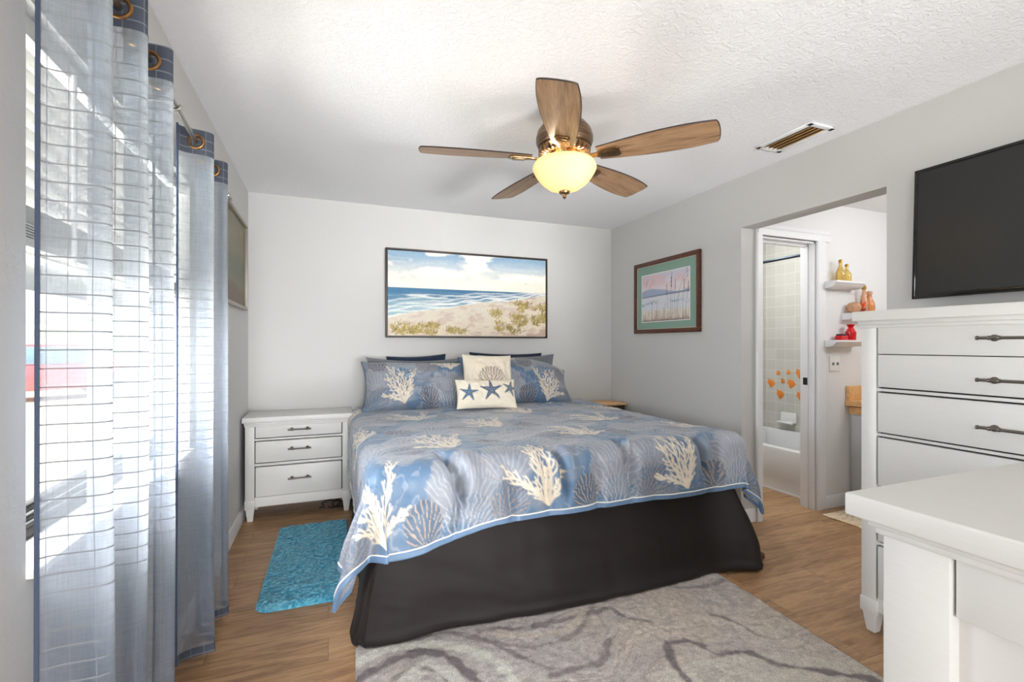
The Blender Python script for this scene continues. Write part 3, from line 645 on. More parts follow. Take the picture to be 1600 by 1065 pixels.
def case_piece(root, x0, x1, y0, y1, ztop, top_t, face, drawers, foot_z, post, rail_z, hl, over=0.022, hx=None, panels=True, overy=None):
    oy = overy or over
    """drawer case. face: '-y','+y','-x' = drawer side. drawers: [(z0,z1,handle z or None)]"""
    zb = ztop-top_t
    T = MB(); T.box(x0-over, x1+over, y0-oy, y1+oy, zb+0.012, ztop, 0.005, 3).box(x0-over*0.4, x1+over*0.4, y0-oy*0.4, y1+oy*0.4, zb-0.004, zb+0.014, 0.004)
    T.box(x0-over*0.2, x1+over*0.2, y0-oy*0.2, y1+oy*0.2, zb-0.018, zb-0.003, 0.003); T.build('top', M['furn'], root)
    B = MB(); g = 0.012
    # corner posts
    P = ((x0, x0+post, y0, y0+post), (x1-post, x1, y0, y0+post), (x0, x0+post, y1-post, y1), (x1-post, x1, y1-post, y1))
    for p in P: B.box(*p, foot_z, zb, 0.002)
    # side rails and recessed panels on the non-drawer sides
    def sidep(axis, at, d, u0, u1):
        e = 0.005
        if axis == 'x':
            B.box(at, at+d*0.03, u0+e, u1-e, zb-0.135, zb, 0.002); B.box(at, at+d*0.03, u0+e, u1-e, rail_z, rail_z+0.10, 0.002); B.box(at+d*0.022, at+d*0.032, u0, u1, rail_z, zb)
        else:
            B.box(u0+e, u1-e, at, at+d*0.03, zb-0.135, zb, 0.002); B.box(u0+e, u1-e, at, at+d*0.03, rail_z, rail_z+0.10, 0.002); B.box(u0, u1, at+d*0.022, at+d*0.032, rail_z, zb)
    if face != '-x': sidep('x', x0+0.010, 1, y0+post, y1-post)
    sidep('x', x1-0.003, -1, y0+post, y1-post)
    if face != '-y': sidep('y', y0+0.003, 1, x0+post, x1-post)
    if face != '+y': sidep('y', y1-0.003, -1, x0+post, x1-post)
    # inner carcass behind the drawers
    if face == '-y':
        B.box(x0+post, x1-post, y0+0.006, y0+0.02, rail_z, rail_z+(drawers[-1][0]-rail_z)-0.003, 0.001)
        for a, b_ in zip(drawers, drawers[1:]): B.box(x0+post, x1-post, y0+0.006, y0+0.02, b_[1]+0.006, a[0]-0.006, 0.001)
        B.box(x0+post, x1-post, y0+0.006, y0+0.02, drawers[0][1]+0.006, zb)
    if face == '+y':
        B.box(x0+post, x1-post, y1-0.02, y1-0.006, rail_z, drawers[-1][0]-0.003, 0.001)
        for a, b_ in zip(drawers, drawers[1:]): B.box(x0+post, x1-post, y1-0.02, y1-0.006, b_[1]+0.006, a[0]-0.006, 0.001)
        B.box(x0+post, x1-post, y1-0.02, y1-0.006, drawers[0][1]+0.006, zb)
    if face == '-x':
        B.box(x0+0.006, x0+0.02, y0+post, y1-post, rail_z, drawers[-1][0]-0.003, 0.001)
        for a, b_ in zip(drawers, drawers[1:]):
            if a[0]-b_[1] > 0.006: B.box(x0+0.006, x0+0.02, y0+post, y1-post, b_[1]+0.006, a[0]-0.006, 0.001)
        B.box(x0+0.006, x0+0.02, y0+post, y1-post, drawers[0][1]+0.006, zb)
    B.build('case', M['furn'], root)
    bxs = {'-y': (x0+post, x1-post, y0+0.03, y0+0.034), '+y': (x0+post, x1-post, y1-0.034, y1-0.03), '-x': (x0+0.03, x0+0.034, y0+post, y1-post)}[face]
    bx('gap_shade_sheet', M['furn_dk'], root, *bxs, rail_z+0.01, zb-0.01)  # thin dark sheet standing in for the shade inside the drawer gaps
    for p in P:   # legs: collar block and tapered foot
        L = MB(); L.box(p[0]-0.004, p[1]+0.004, p[2]-0.004, p[3]+0.004, foot_z, foot_z+0.062, 0.003); L.taper(p[0]+0.002, p[1]-0.002, p[2]+0.002, p[3]-0.002, 0, foot_z, 0.62); L.build('leg', M['furn'], root)
    for (z0, z1, hz) in drawers:
        if face == '-y':
            d = MB().box(x0+post+0.006, x1-post-0.006, y0-0.001, y0+0.03, z0, z1, 0.003).build('drawer', M['furn'], root)
            if hz: pull(d, ((x0+x1)/2, y0-0.001, hz), 'x', (0, -1), hl, 0.005, 0.012)
        elif face == '+y':
            d = MB().box(x0+post+0.006, x1-post-0.006, y1-0.03, y1+0.001, z0, z1, 0.003).build('drawer', M['furn'], root)
            if hz: pull(d, ((x0+x1)/2, y1+0.001, hz), 'x', (0, 1), hl, 0.005, 0.012)
        else:
            d = MB().box(x0-0.001, x0+0.03, y0+post+0.006, y1-post-0.006, z0, z1, 0.003).build('drawer', M['furn'], root)
            if hz: pull(d, (x0-0.001, hx, hz), 'y', (-1, 0), hl, 0.0055, 0.0115)

ns = thing('nightstand', 'white three-drawer nightstand in the corner left of the bed', 'nightstand', (-0.195, 3.86, 0))
case_piece(ns, -0.537, 0.155, 3.70, 4.02, 0.728, 0.05, '-y', [(0.582, 0.684, 0.632), (0.408, 0.556, 0.495), (0.170, 0.378, 0.285)], 0.088, 0.058, 0.1, 0.15, 0.018)
ch = thing('tall_chest', 'tall white chest of drawers below the television', 'chest of drawers', (2.4, 0.84, 0))
case_piece(ch, 2.165, 2.61, 0.32, 1.357, 1.378, 0.055, '-x', [(1.195, 1.318, 1.258), (1.056, 1.192, 1.11), (0.866, 1.032, 0.943), (0.64, 0.843, 0.74), (0.404, 0.618, 0.51), (0.162, 0.382, 0.27)], 0.084, 0.06, 0.1, 0.26, 0.025, hx=0.825)
dr = thing('low_dresser', 'white dresser in the foreground with panelled end', 'dresser', (1.55, 0.45, 0))
case_piece(dr, 1.130, 2.02, 0.20, 0.663, 0.90, 0.062, '+y', [(0.62, 0.81, 0.72), (0.38, 0.60, 0.49), (0.15, 0.36, 0.26)], 0.09, 0.118, 0.11, 0.2, 0.036, overy=0.060)

# side table whose top just shows beyond the bed
st = thing('side_table', 'small wooden table top showing behind the right side of the bed', 'table', (2.42, 3.9, 0))
bx('table_top', M['oak'], st, 2.24, 2.625, 3.74, 4.03, 0.665, 0.685, bev=0.004)
bx('apron', M['darkframe'], st, 2.26, 2.61, 3.755, 4.02, 0.61, 0.665)
for a in (2.265, 2.575):
    for c in (3.76, 3.98): bx('leg', M['darkframe'], st, a, a+0.03, c, c+0.03, 0, 0.61)
# loose cords under the nightstand
for k, pts in enumerate(([(0.00, 3.82, 0.01), (0.04, 3.78, 0.012), (0.08, 3.8, 0.035), (0.07, 3.84, 0.05), (0.03, 3.83, 0.03), (0.05, 3.79, 0.012), (0.12, 3.8, 0.01)], [(-0.06, 3.83, 0.008), (-0.03, 3.8, 0.02), (-0.045, 3.86, 0.03), (0.01, 3.85, 0.05), (0.11, 3.8, 0.045), (0.175, 3.72, 0.09), (0.185, 3.8, 0.03), (0.185, 3.9, 0.01)])):
    P = []
    for i in range(len(pts)-1):
        for q in range(5):
            f = q/5; p0 = pts[max(i-1, 0)]; p1 = pts[i]; p2 = pts[i+1]; p3 = pts[min(i+2, len(pts)-1)]
            P.append([0.5*((2*b1)+(c1-a1)*f+(2*a1-5*b1+4*c1-d1)*f*f+(3*b1-a1-3*c1+d1)*f**3) for a1, b1, c1, d1 in zip(p0, p1, p2, p3)])
    tag(MB().tube(P, 0.0045, 8).build('power_cord', M['cord'], None), ('tangled black cord coiled on the floor under the nightstand', 'black cord looping past the nightstand right leg towards the bed')[k], 'cord', 'cords under the nightstand')

# ------------------------------------------------------------------ television
tv = thing('television', 'large flat black television on the wall above the tall chest', 'television', (2.6, 0.85, 1.44))
ty0, ty1, tz0, tz1 = 0.305, 1.388, 1.448, 2.058
mt = Matrix.Rotation(math.radians(-2.0), 3, 'Y')
def tvb(name, mt_, parent, *a, bev=0.003):
    mb = MB().box(*a, bev=bev); mb.rot(math.radians(2.2), 'Y', (2.6, 0.85, 1.75)); return mb.build(name, mt_, parent)
bz = MB(); q = 0.016
for (a, b_, c, d) in ((ty0, ty1, tz1-q, tz1), (ty0, ty1, tz0, tz0+q*1.4), (ty0, ty0+q, tz0, tz1), (ty1-q, ty1, tz0, tz1)): bz.box(2.585, 2.61, a, b_, c, d, 0.003)
bz.rot(math.radians(2.2), 'Y', (2.6, 0.85, 1.75)); bz.build('bezel', M['black'], tv)
tvb('screen', M['screen'], tv, 2.588, 2.594, ty0+q*0.9, ty1-q*0.9, tz0+q*1.2, tz1-q*0.9, bev=0)
tvb('back_shell', M['cord'], tv, 2.594, 2.622, ty0+0.005, ty1-0.005, tz0+0.005, tz1-0.005)
tvb('wall_bracket', M['cord'], tv, 2.622, 2.65, 0.7, 1.0, 1.68, 1.82)
MB().tube([(2.64, 0.90, 1.47), (2.63, 0.90, 1.44), (2.615, 0.905, 1.41), (2.61, 0.93, 1.383)], 0.004, 8).build('cable', M['cord'], tv)

# ------------------------------------------------------------------ ceiling vent
vt = thing('ceiling_vent', 'white ceiling vent with tan louvres near the right wall', 'vent', (2.43, 1.88, CEIL))
vx0, vx1, vy0, vy1 = 2.332, 2.520, 1.708, 2.05
fr = MB()
for (a, b_, c, d) in ((vx0, vx1, vy0, vy0+0.03), (vx0, vx1, vy1-0.03, vy1), (vx0, vx0+0.03, vy0, vy1), (vx1-0.03, vx1, vy0, vy1)): fr.box(a, b_, c, d, CEIL-0.012, CEIL-0.0005, 0.003)
fr.build('frame', M['trim'], vt)
bx('duct', mat('duct_tan', lin(120, 88, 50), 0.7), vt, vx0+0.03, vx1-0.03, vy0+0.03, vy1-0.03, CEIL-0.002, CEIL-0.0008)
tan = mat('tan_louvre', lin(214, 178, 122), 0.5)
for k in range(4):
    x = vx0+0.045+k*0.032; mb = MB(); mb.box(x-0.011, x+0.011, vy0+0.032, vy1-0.032, CEIL-0.0115, CEIL-0.0095, 0.0005); mb.rot(math.radians(-32), 'Y', (x, 1.88, CEIL-0.010)); mb.build('louvre', tan, vt)

# ------------------------------------------------------------------ ceiling fan
FC = Vector((1.036, 1.974, 0)); fan = thing('ceiling_fan', 'five-blade wooden ceiling fan with lit glass bowl', 'ceiling fan', (FC.x, FC.y, CEIL))
fz = lambda prof: [(r, z) for r, z in prof]
MB().lathe([(0.0, CEIL-0.001), (0.062, CEIL-0.001), (0.065, CEIL-0.03), (0.052, CEIL-0.05), (0.05, CEIL-0.105), (0.075, CEIL-0.115), (0.105, CEIL-0.132), (0.126, CEIL-0.16), (0.134, CEIL-0.19), (0.133, CEIL-0.212), (0.124, CEIL-0.232), (0.10, CEIL-0.238), (0, CEIL-0.238)], (FC.x, FC.y, 0), 56).build('motor_housing', M['bronze'], fan)
mb = MB(); mb.lathe([(0.0, 2.163), (0.118, 2.163), (0.121, 2.155), (0.10, 2.125), (0.085, 2.12), (0, 2.12)], (FC.x, FC.y, 0), 56).build('vent_ring', M['brass'], fan)
for k in range(30):
    a = 2*PI*k/30; s = MB(); s.box(0.088, 0.122, -0.0035, 0.0035, 2.123, 2.16, 0.001); s.rot(a, 'Z', (0, 0, 0))
    bmesh.ops.translate(s.bm, vec=(FC.x, FC.y, 0), verts=s.bm.verts)
    if k == 0: acc = s
    else:
        me = bpy.data.meshes.new('t'); s.bm.to_mesh(me); s.bm.free(); acc.bm.from_mesh(me); bpy.data.meshes.remove(me)
acc.build('vent_fins', M['bronze'], fan)
MB().lathe([(0, 2.125), (0.075, 2.125), (0.078, 2.118), (0.07, 2.112), (0.07, 2.10), (0.082, 2.096), (0.082, 2.086), (0.06, 2.082), (0, 2.082)], (FC.x, FC.y, 0), 48).build('light_collar', M['brass'], fan)
bowl = [(0.128, 2.092), (0.139, 2.088), (0.149, 2.070), (0.150, 2.060), (0.143, 2.045), (0.128, 2.02), (0.104, 1.992), (0.075, 1.970), (0.045, 1.959), (0.016, 1.956)]
inner = [(r-0.004, z+0.003) for r, z in bowl[::-1]]
MB().lathe(bowl+inner+[bowl[0]], (FC.x, FC.y, 0), 64).build('glass_bowl', M['bowl'], fan, 60)
MB().lathe([(0, 1.962), (0.020, 1.960), (0.026, 1.953), (0.024, 1.946), (0.012, 1.941), (0.008, 1.934), (0.009, 1.927), (0, 1.918)], (FC.x, FC.y, 0), 24).build('finial', M['brass'], fan)
MB().tube([(FC.x, FC.y, 2.085), (FC.x, FC.y, 1.96)], 0.005, 8).build('stem', M['brass'], fan)
for a in (-0.35, 2.8):
    c = (FC.x+0.055*math.cos(a), FC.y+0.055*math.sin(a), 2.045)
    MB().lathe([(0, -0.03), (0.014, -0.026), (0.022, -0.008), (0.02, 0.012), (0.012, 0.026), (0.011, 0.04), (0, 0.04)], c, 18).build('bulb', M['bulb'], fan)
for a in (0.6, 2.0, 3.6, 5.2): light('fan_lamp', 'POINT', (FC.x+0.100*math.cos(a), FC.y+0.100*math.sin(a), 2.088), 3.2, (1.0, 0.88, 0.70), 0.02)
light('fan_lamp', 'POINT', (FC.x+0.01, FC.y-0.07, 2.035), 5.5, (1.0, 0.93, 0.80), 0.02)
BR = 0.66
def blade_outline():
    r0, r1 = 0.165, BR; up, lo = [], []
    for k in range(25):
        f = k/24; r = r0+(r1-r0)*f; wd = 0.046+0.034*math.sin(min(f/0.72, 1)*PI/2)-0.011*max(0, (f-0.72)/0.28)**2
        up.append((r, wd)); lo.append((r, -wd))
    # rounded tip corners
    tip = [(r1+0.006, up[-1][1]-0.012), (r1+0.010, 0.03), (r1+0.011, 0), (r1+0.010, -0.03), (r1+0.006, -up[-1][1]+0.012)]
    return up+tip+lo[::-1]
pitch = math.radians(-12)
for k in range(5):
    ang = math.radians(24.2+72*k)
    mb = MB(); mb.prism(blade_outline(), 'z', -0.003, 0.003); mb.rot(pitch, 'X', (0, 0, 0))
    bd = mb.build('blade', M['blade'], None); COL.objects.unlink(bd); COL.objects.link(bd)
    bd.parent = fan; bd.location = (0, 0, 2.108-CEIL); bd.rotation_euler = (0, 0, ang); ORG[bd.name] = Vector((0, 0, 0))
    o = blade_outline(); ed = MB(); ed.tube([(p[0], p[1], 0) for p in o], 0.0034, 6, closed=True); ed.rot(pitch, 'X', (0, 0, 0)); e = ed.build('edge_band', M['blade_edge'], None); e.parent = bd
    ir = MB()
    ir.prism([(0.09, -0.016), (0.15, -0.014), (0.185, -0.030), (0.25, -0.034), (0.262, -0.026), (0.262, 0.026), (0.25, 0.034), (0.185, 0.030), (0.15, 0.014), (0.09, 0.016)], 'z', -0.012, -0.004, 0.002)
    ir.prism([(0.192, -0.020), (0.245, -0.024), (0.250, 0), (0.245, 0.024), (0.192, 0.020)], 'z', -0.017, -0.012, 0.002)
    ir.rot(pitch, 'X', (0, 0, 0)); i = ir.build('blade_iron', M['brass'], None); i.parent = bd

# ------------------------------------------------------------------ motifs for the sea-life fabric
def coral_segs(size, seed, lean=0.0):
    rnd = random.Random(seed); S = []; k0 = size/0.31
    def stem(x, y, a, ln, w0, w1, lv, bend):
        n = 9 if lv == 0 else 3; px, py = x, y; side = 1 if rnd.random() < 0.5 else -1
        for k in range(n):
            f = k/n; a += bend/n+rnd.gauss(0, 0.05); qx, qy = px+ln/n*math.sin(a), py+ln/n*math.cos(a)
            S.append((px, py, qx, qy, (w0+(w1-w0)*f)*k0)); px, py = qx, qy
            if lv == 0 and k >= 1:
                side = -side; l2 = ln*(0.27-0.10*f)*(0.8+0.4*rnd.random())
                if k % 3 == 1: stem(px, py, a-side*(0.55+0.2*rnd.random()), l2*0.8, w0*0.58, w1*0.85, 1, side*0.3)
                stem(px, py, a+side*(0.62+0.2*rnd.random()), l2, w0*0.62, w1*0.9, 1, -side*0.35)
            if lv == 1 and k == 1: stem(px, py, a-(0.6 if bend < 0 else -0.6), ln*0.42, w1, w1*0.9, 2, 0)
    for a, l in ((-0.95, 0.56), (-0.58, 0.82), (-0.26, 1.0), (0.06, 0.86), (0.40, 0.92), (0.80, 0.5)):
        stem(0, 0, a*0.9+lean+rnd.gauss(0, 0.04), size*l, 0.0074, 0.0034, 0, rnd.gauss(0, 0.25))
    return S
def paint_segs(C, x, y, S, col, al=1.0, edge=0.0022, relief=None):
    A = np.array(S); x0, x1 = min(A[:, 0].min(), A[:, 2].min())-0.02, max(A[:, 0].max(), A[:, 2].max())+0.02
    y0, y1 = min(A[:, 1].min(), A[:, 3].min())-0.02, max(A[:, 1].max(), A[:, 3].max())+0.02
    i = np.nonzero((x > x0) & (x < x1) & (y > y0) & (y < y1))
    if len(i[0]) == 0: return
    px, py = x[i], y[i]; best = np.full(px.shape, 9.0)
    for (ax, ay, bx_, by_, wd) in S:
        dx, dy = bx_-ax, by_-ay; L = dx*dx+dy*dy+1e-12; tt = np.clip(((px-ax)*dx+(py-ay)*dy)/L, 0, 1)
        best = np.minimum(best, np.hypot(px-ax-tt*dx, py-ay-tt*dy)-wd)
    m = al*(1-sstep(-edge, edge, best)); c = C[i]
    c = mixc(c, np.array(lin(86, 104, 126)), 0.35*(1-sstep(0.001, 0.006, best))); C[i] = mixc(c, col, m)
def xf(S, ox, oy, rot=0, flip=1):
    c, s = math.cos(rot), math.sin(rot)
    f = lambda x, y: (ox+(flip*x)*c-y*s, oy+(flip*x)*s+y*c)
    return [f(a, b_)+f(c_, d)+(wd,) for (a, b_, c_, d, wd) in S]
def paint_fan(C, x, y, ox, oy, r, rot, fill, line, fa=0.6, la=0.7, n=16, wob=3):
    """round sea fan / shell: disc of radius r whose ribs spread from its lower rim"""
    i = np.nonzero((np.abs(x-ox) < r*1.25) & (np.abs(y-oy) < r*1.25))
    if len(i[0]) == 0: return
    dx, dy = x[i]-ox, y[i]-oy; c, s = math.cos(-rot), math.sin(-rot); px, py = dx*c-dy*s, dx*s+dy*c
    rad = np.hypot(px, py)/r; th = np.arctan2(px, py)
    ed = rad-0.94-0.045*np.sin(th*wob*2+ox*9)-0.10*(vn(th*4+ox*31, rad*0+oy*17, 3)-0.5)
    ins = 1-sstep(-0.10, 0.03, ed)
    bxx, byy = px/r, py/r+0.98; rho = np.hypot(bxx, byy); ph = np.arctan2(bxx, byy)
    nn = np.where(rho > 1.1, 2*n, n); ws = 0.09*(vn(rho*5+ox*11, ph*4+oy*7, 5)-0.5)
    rib = np.abs(np.sin((ph+ws)*nn)); lm = sstep(0.55, 0.10, rib)
    q = C[i]; q = mixc(q, fill, fa*ins); q = mixc(q, line, la*(1-sstep(-0.02, 0.05, ed))*lm*sstep(0.05, 0.25, rho)); C[i] = q
BLUE, LILAC, PALE, CREAM, TAUPE = map(np.array, (lin(88, 115, 143), lin(148, 149, 155), lin(194, 195, 198), lin(216, 204, 186), lin(152, 132, 114)))
def sea_fabric(x, y, cells, seed=0):
    """x,y cloth metres; y grows towards the motif tops"""
    C = np.ones(x.shape+(3,))*BLUE
    n = fbm(x*5, y*5, 91+seed, 3); C = mixc(C, LILAC, sstep(0.50, 0.72, n)*0.55)
    rg = np.abs(fbm(x*13+fbm(x*5, y*5, 12)*1.5, y*9+seed, 95, 3)-0.5); C = mixc(C, PALE, sstep(0.035, 0.008, rg)*0.28); C = mixc(C, TAUPE, sstep(0.030, 0.006, np.abs(fbm(x*11+7, y*15+3, 97+seed, 3)-0.52))*0.32)
    for k, (cx, cy, fl) in enumerate(cells):
        paint_fan(C, x, y, cx+0.36*fl, cy+0.15, 0.165, 0.1*fl, LILAC*1.0, PALE, 0.75, 0.40, 18, 5)
        paint_fan(C, x, y, cx-0.19*fl, cy+0.24, 0.135, -0.2*fl, LILAC*0.96, PALE, 0.70, 0.40, 15, 4)
        paint_fan(C, x, y, cx+0.12*fl, cy+0.37, 0.12, 0.3*fl, LILAC*1.05, PALE, 0.70, 0.35, 14, 3)
        paint_fan(C, x, y, cx-0.20*fl, cy+0.05, 0.105, -0.5*fl, BLUE*0.82, TAUPE*1.3, 0.45, 0.75, 13, 0)
        paint_fan(C, x, y, cx+0.19*fl, cy+0.045, 0.084, 0.15*fl, BLUE*0.62, TAUPE*1.5, 0.80, 0.95, 10, 0)
        paint_fan(C, x, y, cx+0.38*fl, cy+0.0, 0.12, -0.3*fl, BLUE*0.85, PALE*0.95, 0.35, 0.65, 13, 6)
        paint_fan(C, x, y, cx+0.57*fl, cy+0.03, 0.095, 0.5*fl, BLUE*0.8, TAUPE*1.2, 0.35, 0.75, 11, 6)
        paint_fan(C, x, y, cx-0.07*fl, cy-0.06, 0.045, 0.0, BLUE*1.1, PALE, 0.5, 0.6, 7, 2)
        paint_fan(C, x, y, cx+0.28*fl, cy-0.06, 0.045, 0.8, BLUE*1.0, PALE, 0.5, 0.6, 7, 2)
    for k, (cx, cy, fl) in enumerate(cells):
        paint_segs(C, x, y, xf(coral_segs(0.31, 5+(k % 3), -0.12), cx, cy, 0, fl), CREAM)
    return C*(0.95+0.1*fbm(x*120, y*120, 8, 2))[..., None]

# ------------------------------------------------------------------ bed
BX0, BX1, BF, BH = 0.225, 2.11, 2.04, 4.00
bed = thing('bed', 'king bed with a dark brown bed skirt reaching the floor', 'bed', (1.15, 3.0, 0))
bx('box_spring', M['mattress'], bed, BX0+0.03, BX1-0.03, BF+0.03, BH, 0.15, 0.40, bev=0.03)
bx('mattress', M['mattress'], bed, BX0+0.035, BX1-0.035, BF+0.04, BH, 0.40, 0.695, bev=0.05)
for a in (BX0+0.08, BX1-0.14):
    for c in (BF+0.1, BH-0.12): bx('leg', M['darkframe'], bed, a, a+0.06, c, c+0.06, 0, 0.15)
# skirt outline (floor) measured along the foot, corners kick out
foot = [(0.17, 4.0), (0.165, 3.2), (0.15, 2.5), (0.12, 2.2), (0.098, 2.06), (0.115, 2.005), (0.17, 1.985), (0.32, 1.968), (0.549, 1.970), (0.782, 1.945), (1.133, 1.930), (1.434, 1.932), (1.65, 1.938), (1.912, 1.945), (2.06, 1.915), (2.15, 1.868), (2.205, 1.872), (2.215, 1.93), (2.185, 2.06), (2.16, 2.5), (2.14, 3.2), (2.13, 4.0)]
topo = [(0.235, 4.0), (0.235, 3.2), (0.235, 2.5), (0.235, 2.2), (0.235, 2.08), (0.24, 2.045), (0.25, 2.04), (0.36, 2.04), (0.57, 2.04), (0.79, 2.04), (1.133, 2.04), (1.434, 2.04), (1.65, 2.04), (1.90, 2.04), (1.99, 2.04), (2.05, 2.04), (2.075, 2.045), (2.085, 2.08), (2.085, 2.2), (2.085, 2.5), (2.085, 3.2), (2.085, 4.0)]
def cr(P, n):
    P = np.array(P); N = len(P); out = []
    for i in range(N-1):
        p0, p1, p2, p3 = P[max(i-1, 0)], P[i], P[i+1], P[min(i+2, N-1)]
        for q in range(n):
            f = q/n; out.append(0.5*((2*p1)+(p2-p0)*f+(2*p0-5*p1+4*p2-p3)*f*f+(3*p1-p0-3*p2+p3)*f**3))
    out.append(P[-1]); return np.array(out)
f_, t_ = cr(foot, 14), cr(topo, 14); nz = 44
s = np.concatenate([[0], np.cumsum(np.hypot(*np.diff(t_, axis=0).T))])
zz = np.linspace(0, 1, nz); kk = zz[None, :]**1.5
XY = f_[:, None, :]*(1-kk[..., None])+t_[:, None, :]*kk[..., None]
d = f_-np.array([1.15, 3.0]); nrm = np.zeros_like(t_); tg = np.gradient(t_, axis=0); nrm[:, 0] = -tg[:, 1]; nrm[:, 1] = tg[:, 0]; nrm /= np.linalg.norm(nrm, axis=1)[:, None]+1e-9
nrm *= np.sign((nrm*d).sum(1))[:, None]
S_, Z_ = np.meshgrid(s, zz, indexing='ij')
rip = (fbm(S_*5.0, Z_*0.8, 17, 3)-0.5)*0.035*(1-Z_)**0.6+(fbm(S_*3+Z_*2.0, Z_*3, 23, 3)-0.5)*0.02
for s0 in (2.36, 3.6): rip += 0.0
XY = XY+nrm[:, None, :]*rip[..., None]
Z3 = 0.018+Z_*0.50
low = Z_ < 0.10; XY = XY+nrm[:, None, :]*(0.012*np.exp(-((Z_-0.05)/0.03)**2)*(fbm(S_*6, Z_*0, 29, 2)))[..., None]
V = np.concatenate([XY, Z3[..., None]], -1)
sk = mesh_np('bed_skirt', V.reshape(-1, 3), grid_faces(len(s), nz), M['skirt'], bed); md = sk.modifiers.new('cloth_thickness', 'SOLIDIFY'); md.thickness = 0.004; md.offset = 0

# comforter: draped analytically over the bed from flat cloth coordinates
CW, CL = BX1-BX0, 3.93-(BF-0.005); ZT = 0.738
OL, OR, OF = 0.47, 0.37, 0.335
st_ = 0.0048
uu = np.arange(-OL, CW+OR+1e-6, st_); vv = np.arange(0.0, CL+OF+1e-6, st_)
U, Vv = np.meshgrid(uu, vv, indexing='ij')
def drape(U, Vv):
    pL = np.maximum(0, -U); pR = np.maximum(0, U-CW); p = pL+pR; q = np.maximum(0, Vv-CL)*(1+0.26*sstep(0.50, 0.02, U)*(1-0.65*sstep(0.0, -0.28, U)))
    r = np.hypot(p, q)+1e-9; th = np.arctan2(q, p)                     # 0 side, pi/2 foot
    left = U < CW/2
    k = np.where((p > 0) & (q > 0), np.sin(2*th), 0)
    R = 0.085
    flare = np.where(q > p, 0.08, 0.05)*1.0
    flare = (0.01+np.where(left, 0.17, 0.10)*sstep(CL-0.55, CL, Vv))*np.cos(th)**2+0.085*np.sin(th)**2+np.where(left, 0.20, 0.08)*k**1.3
    la = R*PI/2; arc = np.minimum(r, la); rest = np.maximum(0, r-la)
    h = R*np.sin(arc/R)+flare*rest; g = R*(1-np.cos(arc/R))+rest*np.sqrt(1-flare**2)
    # the left corner swings out to the side
    th2 = th-np.where(left, 0.10, -0.05)*k
    dx = np.where(U < 0, -np.cos(th2), np.cos(th2)); dy = -np.sin(th2)
    X = BX0+np.clip(U, 0, CW)+dx*h*(r > 1e-6); Y = 3.93-np.minimum(Vv, CL)+dy*h*(r > 1e-6); Z = ZT-g
    return X, Y, Z, r, th, p, q
X, Y, Z, r, th, p, q = drape(U, Vv)
P = np.stack([X, Y, Z], -1)
du = np.gradient(P, axis=0); dv = np.gradient(P, axis=1); N = np.cross(dv, du); N /= np.linalg.norm(N, axis=-1)[..., None]+1e-12
if N[len(uu)//2, 20, 2] < 0: N = -N
# soft loft and wrinkles
topm = sstep(0.25, 0.0, r)
D = (fbm(U*3.2, Vv*3.2, 41, 3)-0.5)*0.030*topm+(fbm(U*8+fbm(U*3, Vv*3, 2)*2, Vv*11, 43, 3)-0.5)*0.014
D += 0.012*np.sin(np.clip(U/CW, 0, 1)*PI)*topm
hang = sstep(0.02, 0.16, q)*sstep(0.12, 0.0, p)
D += hang*((fbm(U*4.2, Vv*1.1, 47, 2)-0.5)*0.042+(fbm(U*10, Vv*2.2, 49, 2)-0.5)*0.02)
for (u0, sl, dp, wd, v0, v1) in ((0.26, 0.25, 0.040, 0.026, -0.06, 0.22), (0.33, -0.2, 0.020, 0.02, 0.08, 0.30), (0.77, 0.12, 0.034, 0.020, -0.02, 0.26), (0.70, 0.05, 0.02, 0.03, 0.05, 0.3), (1.14, 0.10, 0.030, 0.02, -0.02, 0.2), (1.20, -0.08, 0.024, 0.026, 0.05, 0.3), (1.60, 0.15, 0.036, 0.022, -0.02, 0.24), (1.72, -0.1, 0.024, 0.03, 0.04, 0.3), (0.98, 0.0, 0.016, 0.03, 0.1, 0.34), (0.50, 0.1, 0.018, 0.03, 0.08, 0.34)):
    qq = Vv-CL; uc = u0+sl*qq; D -= 1.9*dp*np.exp(-(np.abs(U-uc)/(wd*0.75))**1.5)*sstep(v0-0.04, v0+0.05, qq)*sstep(v1+0.05, v1-0.06, qq)
    D += dp*0.45*np.exp(-((U-uc-wd*2.2)/(wd*1.6))**2)*sstep(v0-0.04, v0+0.05, qq)*sstep(v1+0.05, v1-0.06, qq)
cor = sstep(0.04, 0.2, np.minimum(p, q)*2+np.minimum(p, 0.05))*sstep(0.1, 0.25, r)*((p > 0) & (q > 0))
D += cor*0.042*np.sin(th*9+0.7)*np.where(U < 0, 1, 0.8)*sstep(0.12, 0.4, r)
side = sstep(0.05, 0.25, p)*sstep(0.1, 0.0, q); D += side*(fbm(Vv*4, U*1.5, 57, 3)-0.5)*0.05*np.where(U < 0, 0.6, 1)
D += (fbm(U*26, Vv*26, 61, 2)-0.5)*0.004
P = P+N*D[..., None]
qn = np.cross(P[241, 120]-P[240, 120], P[240, 121]-P[240, 120]); FLIP = bool(qn[2] < 0)
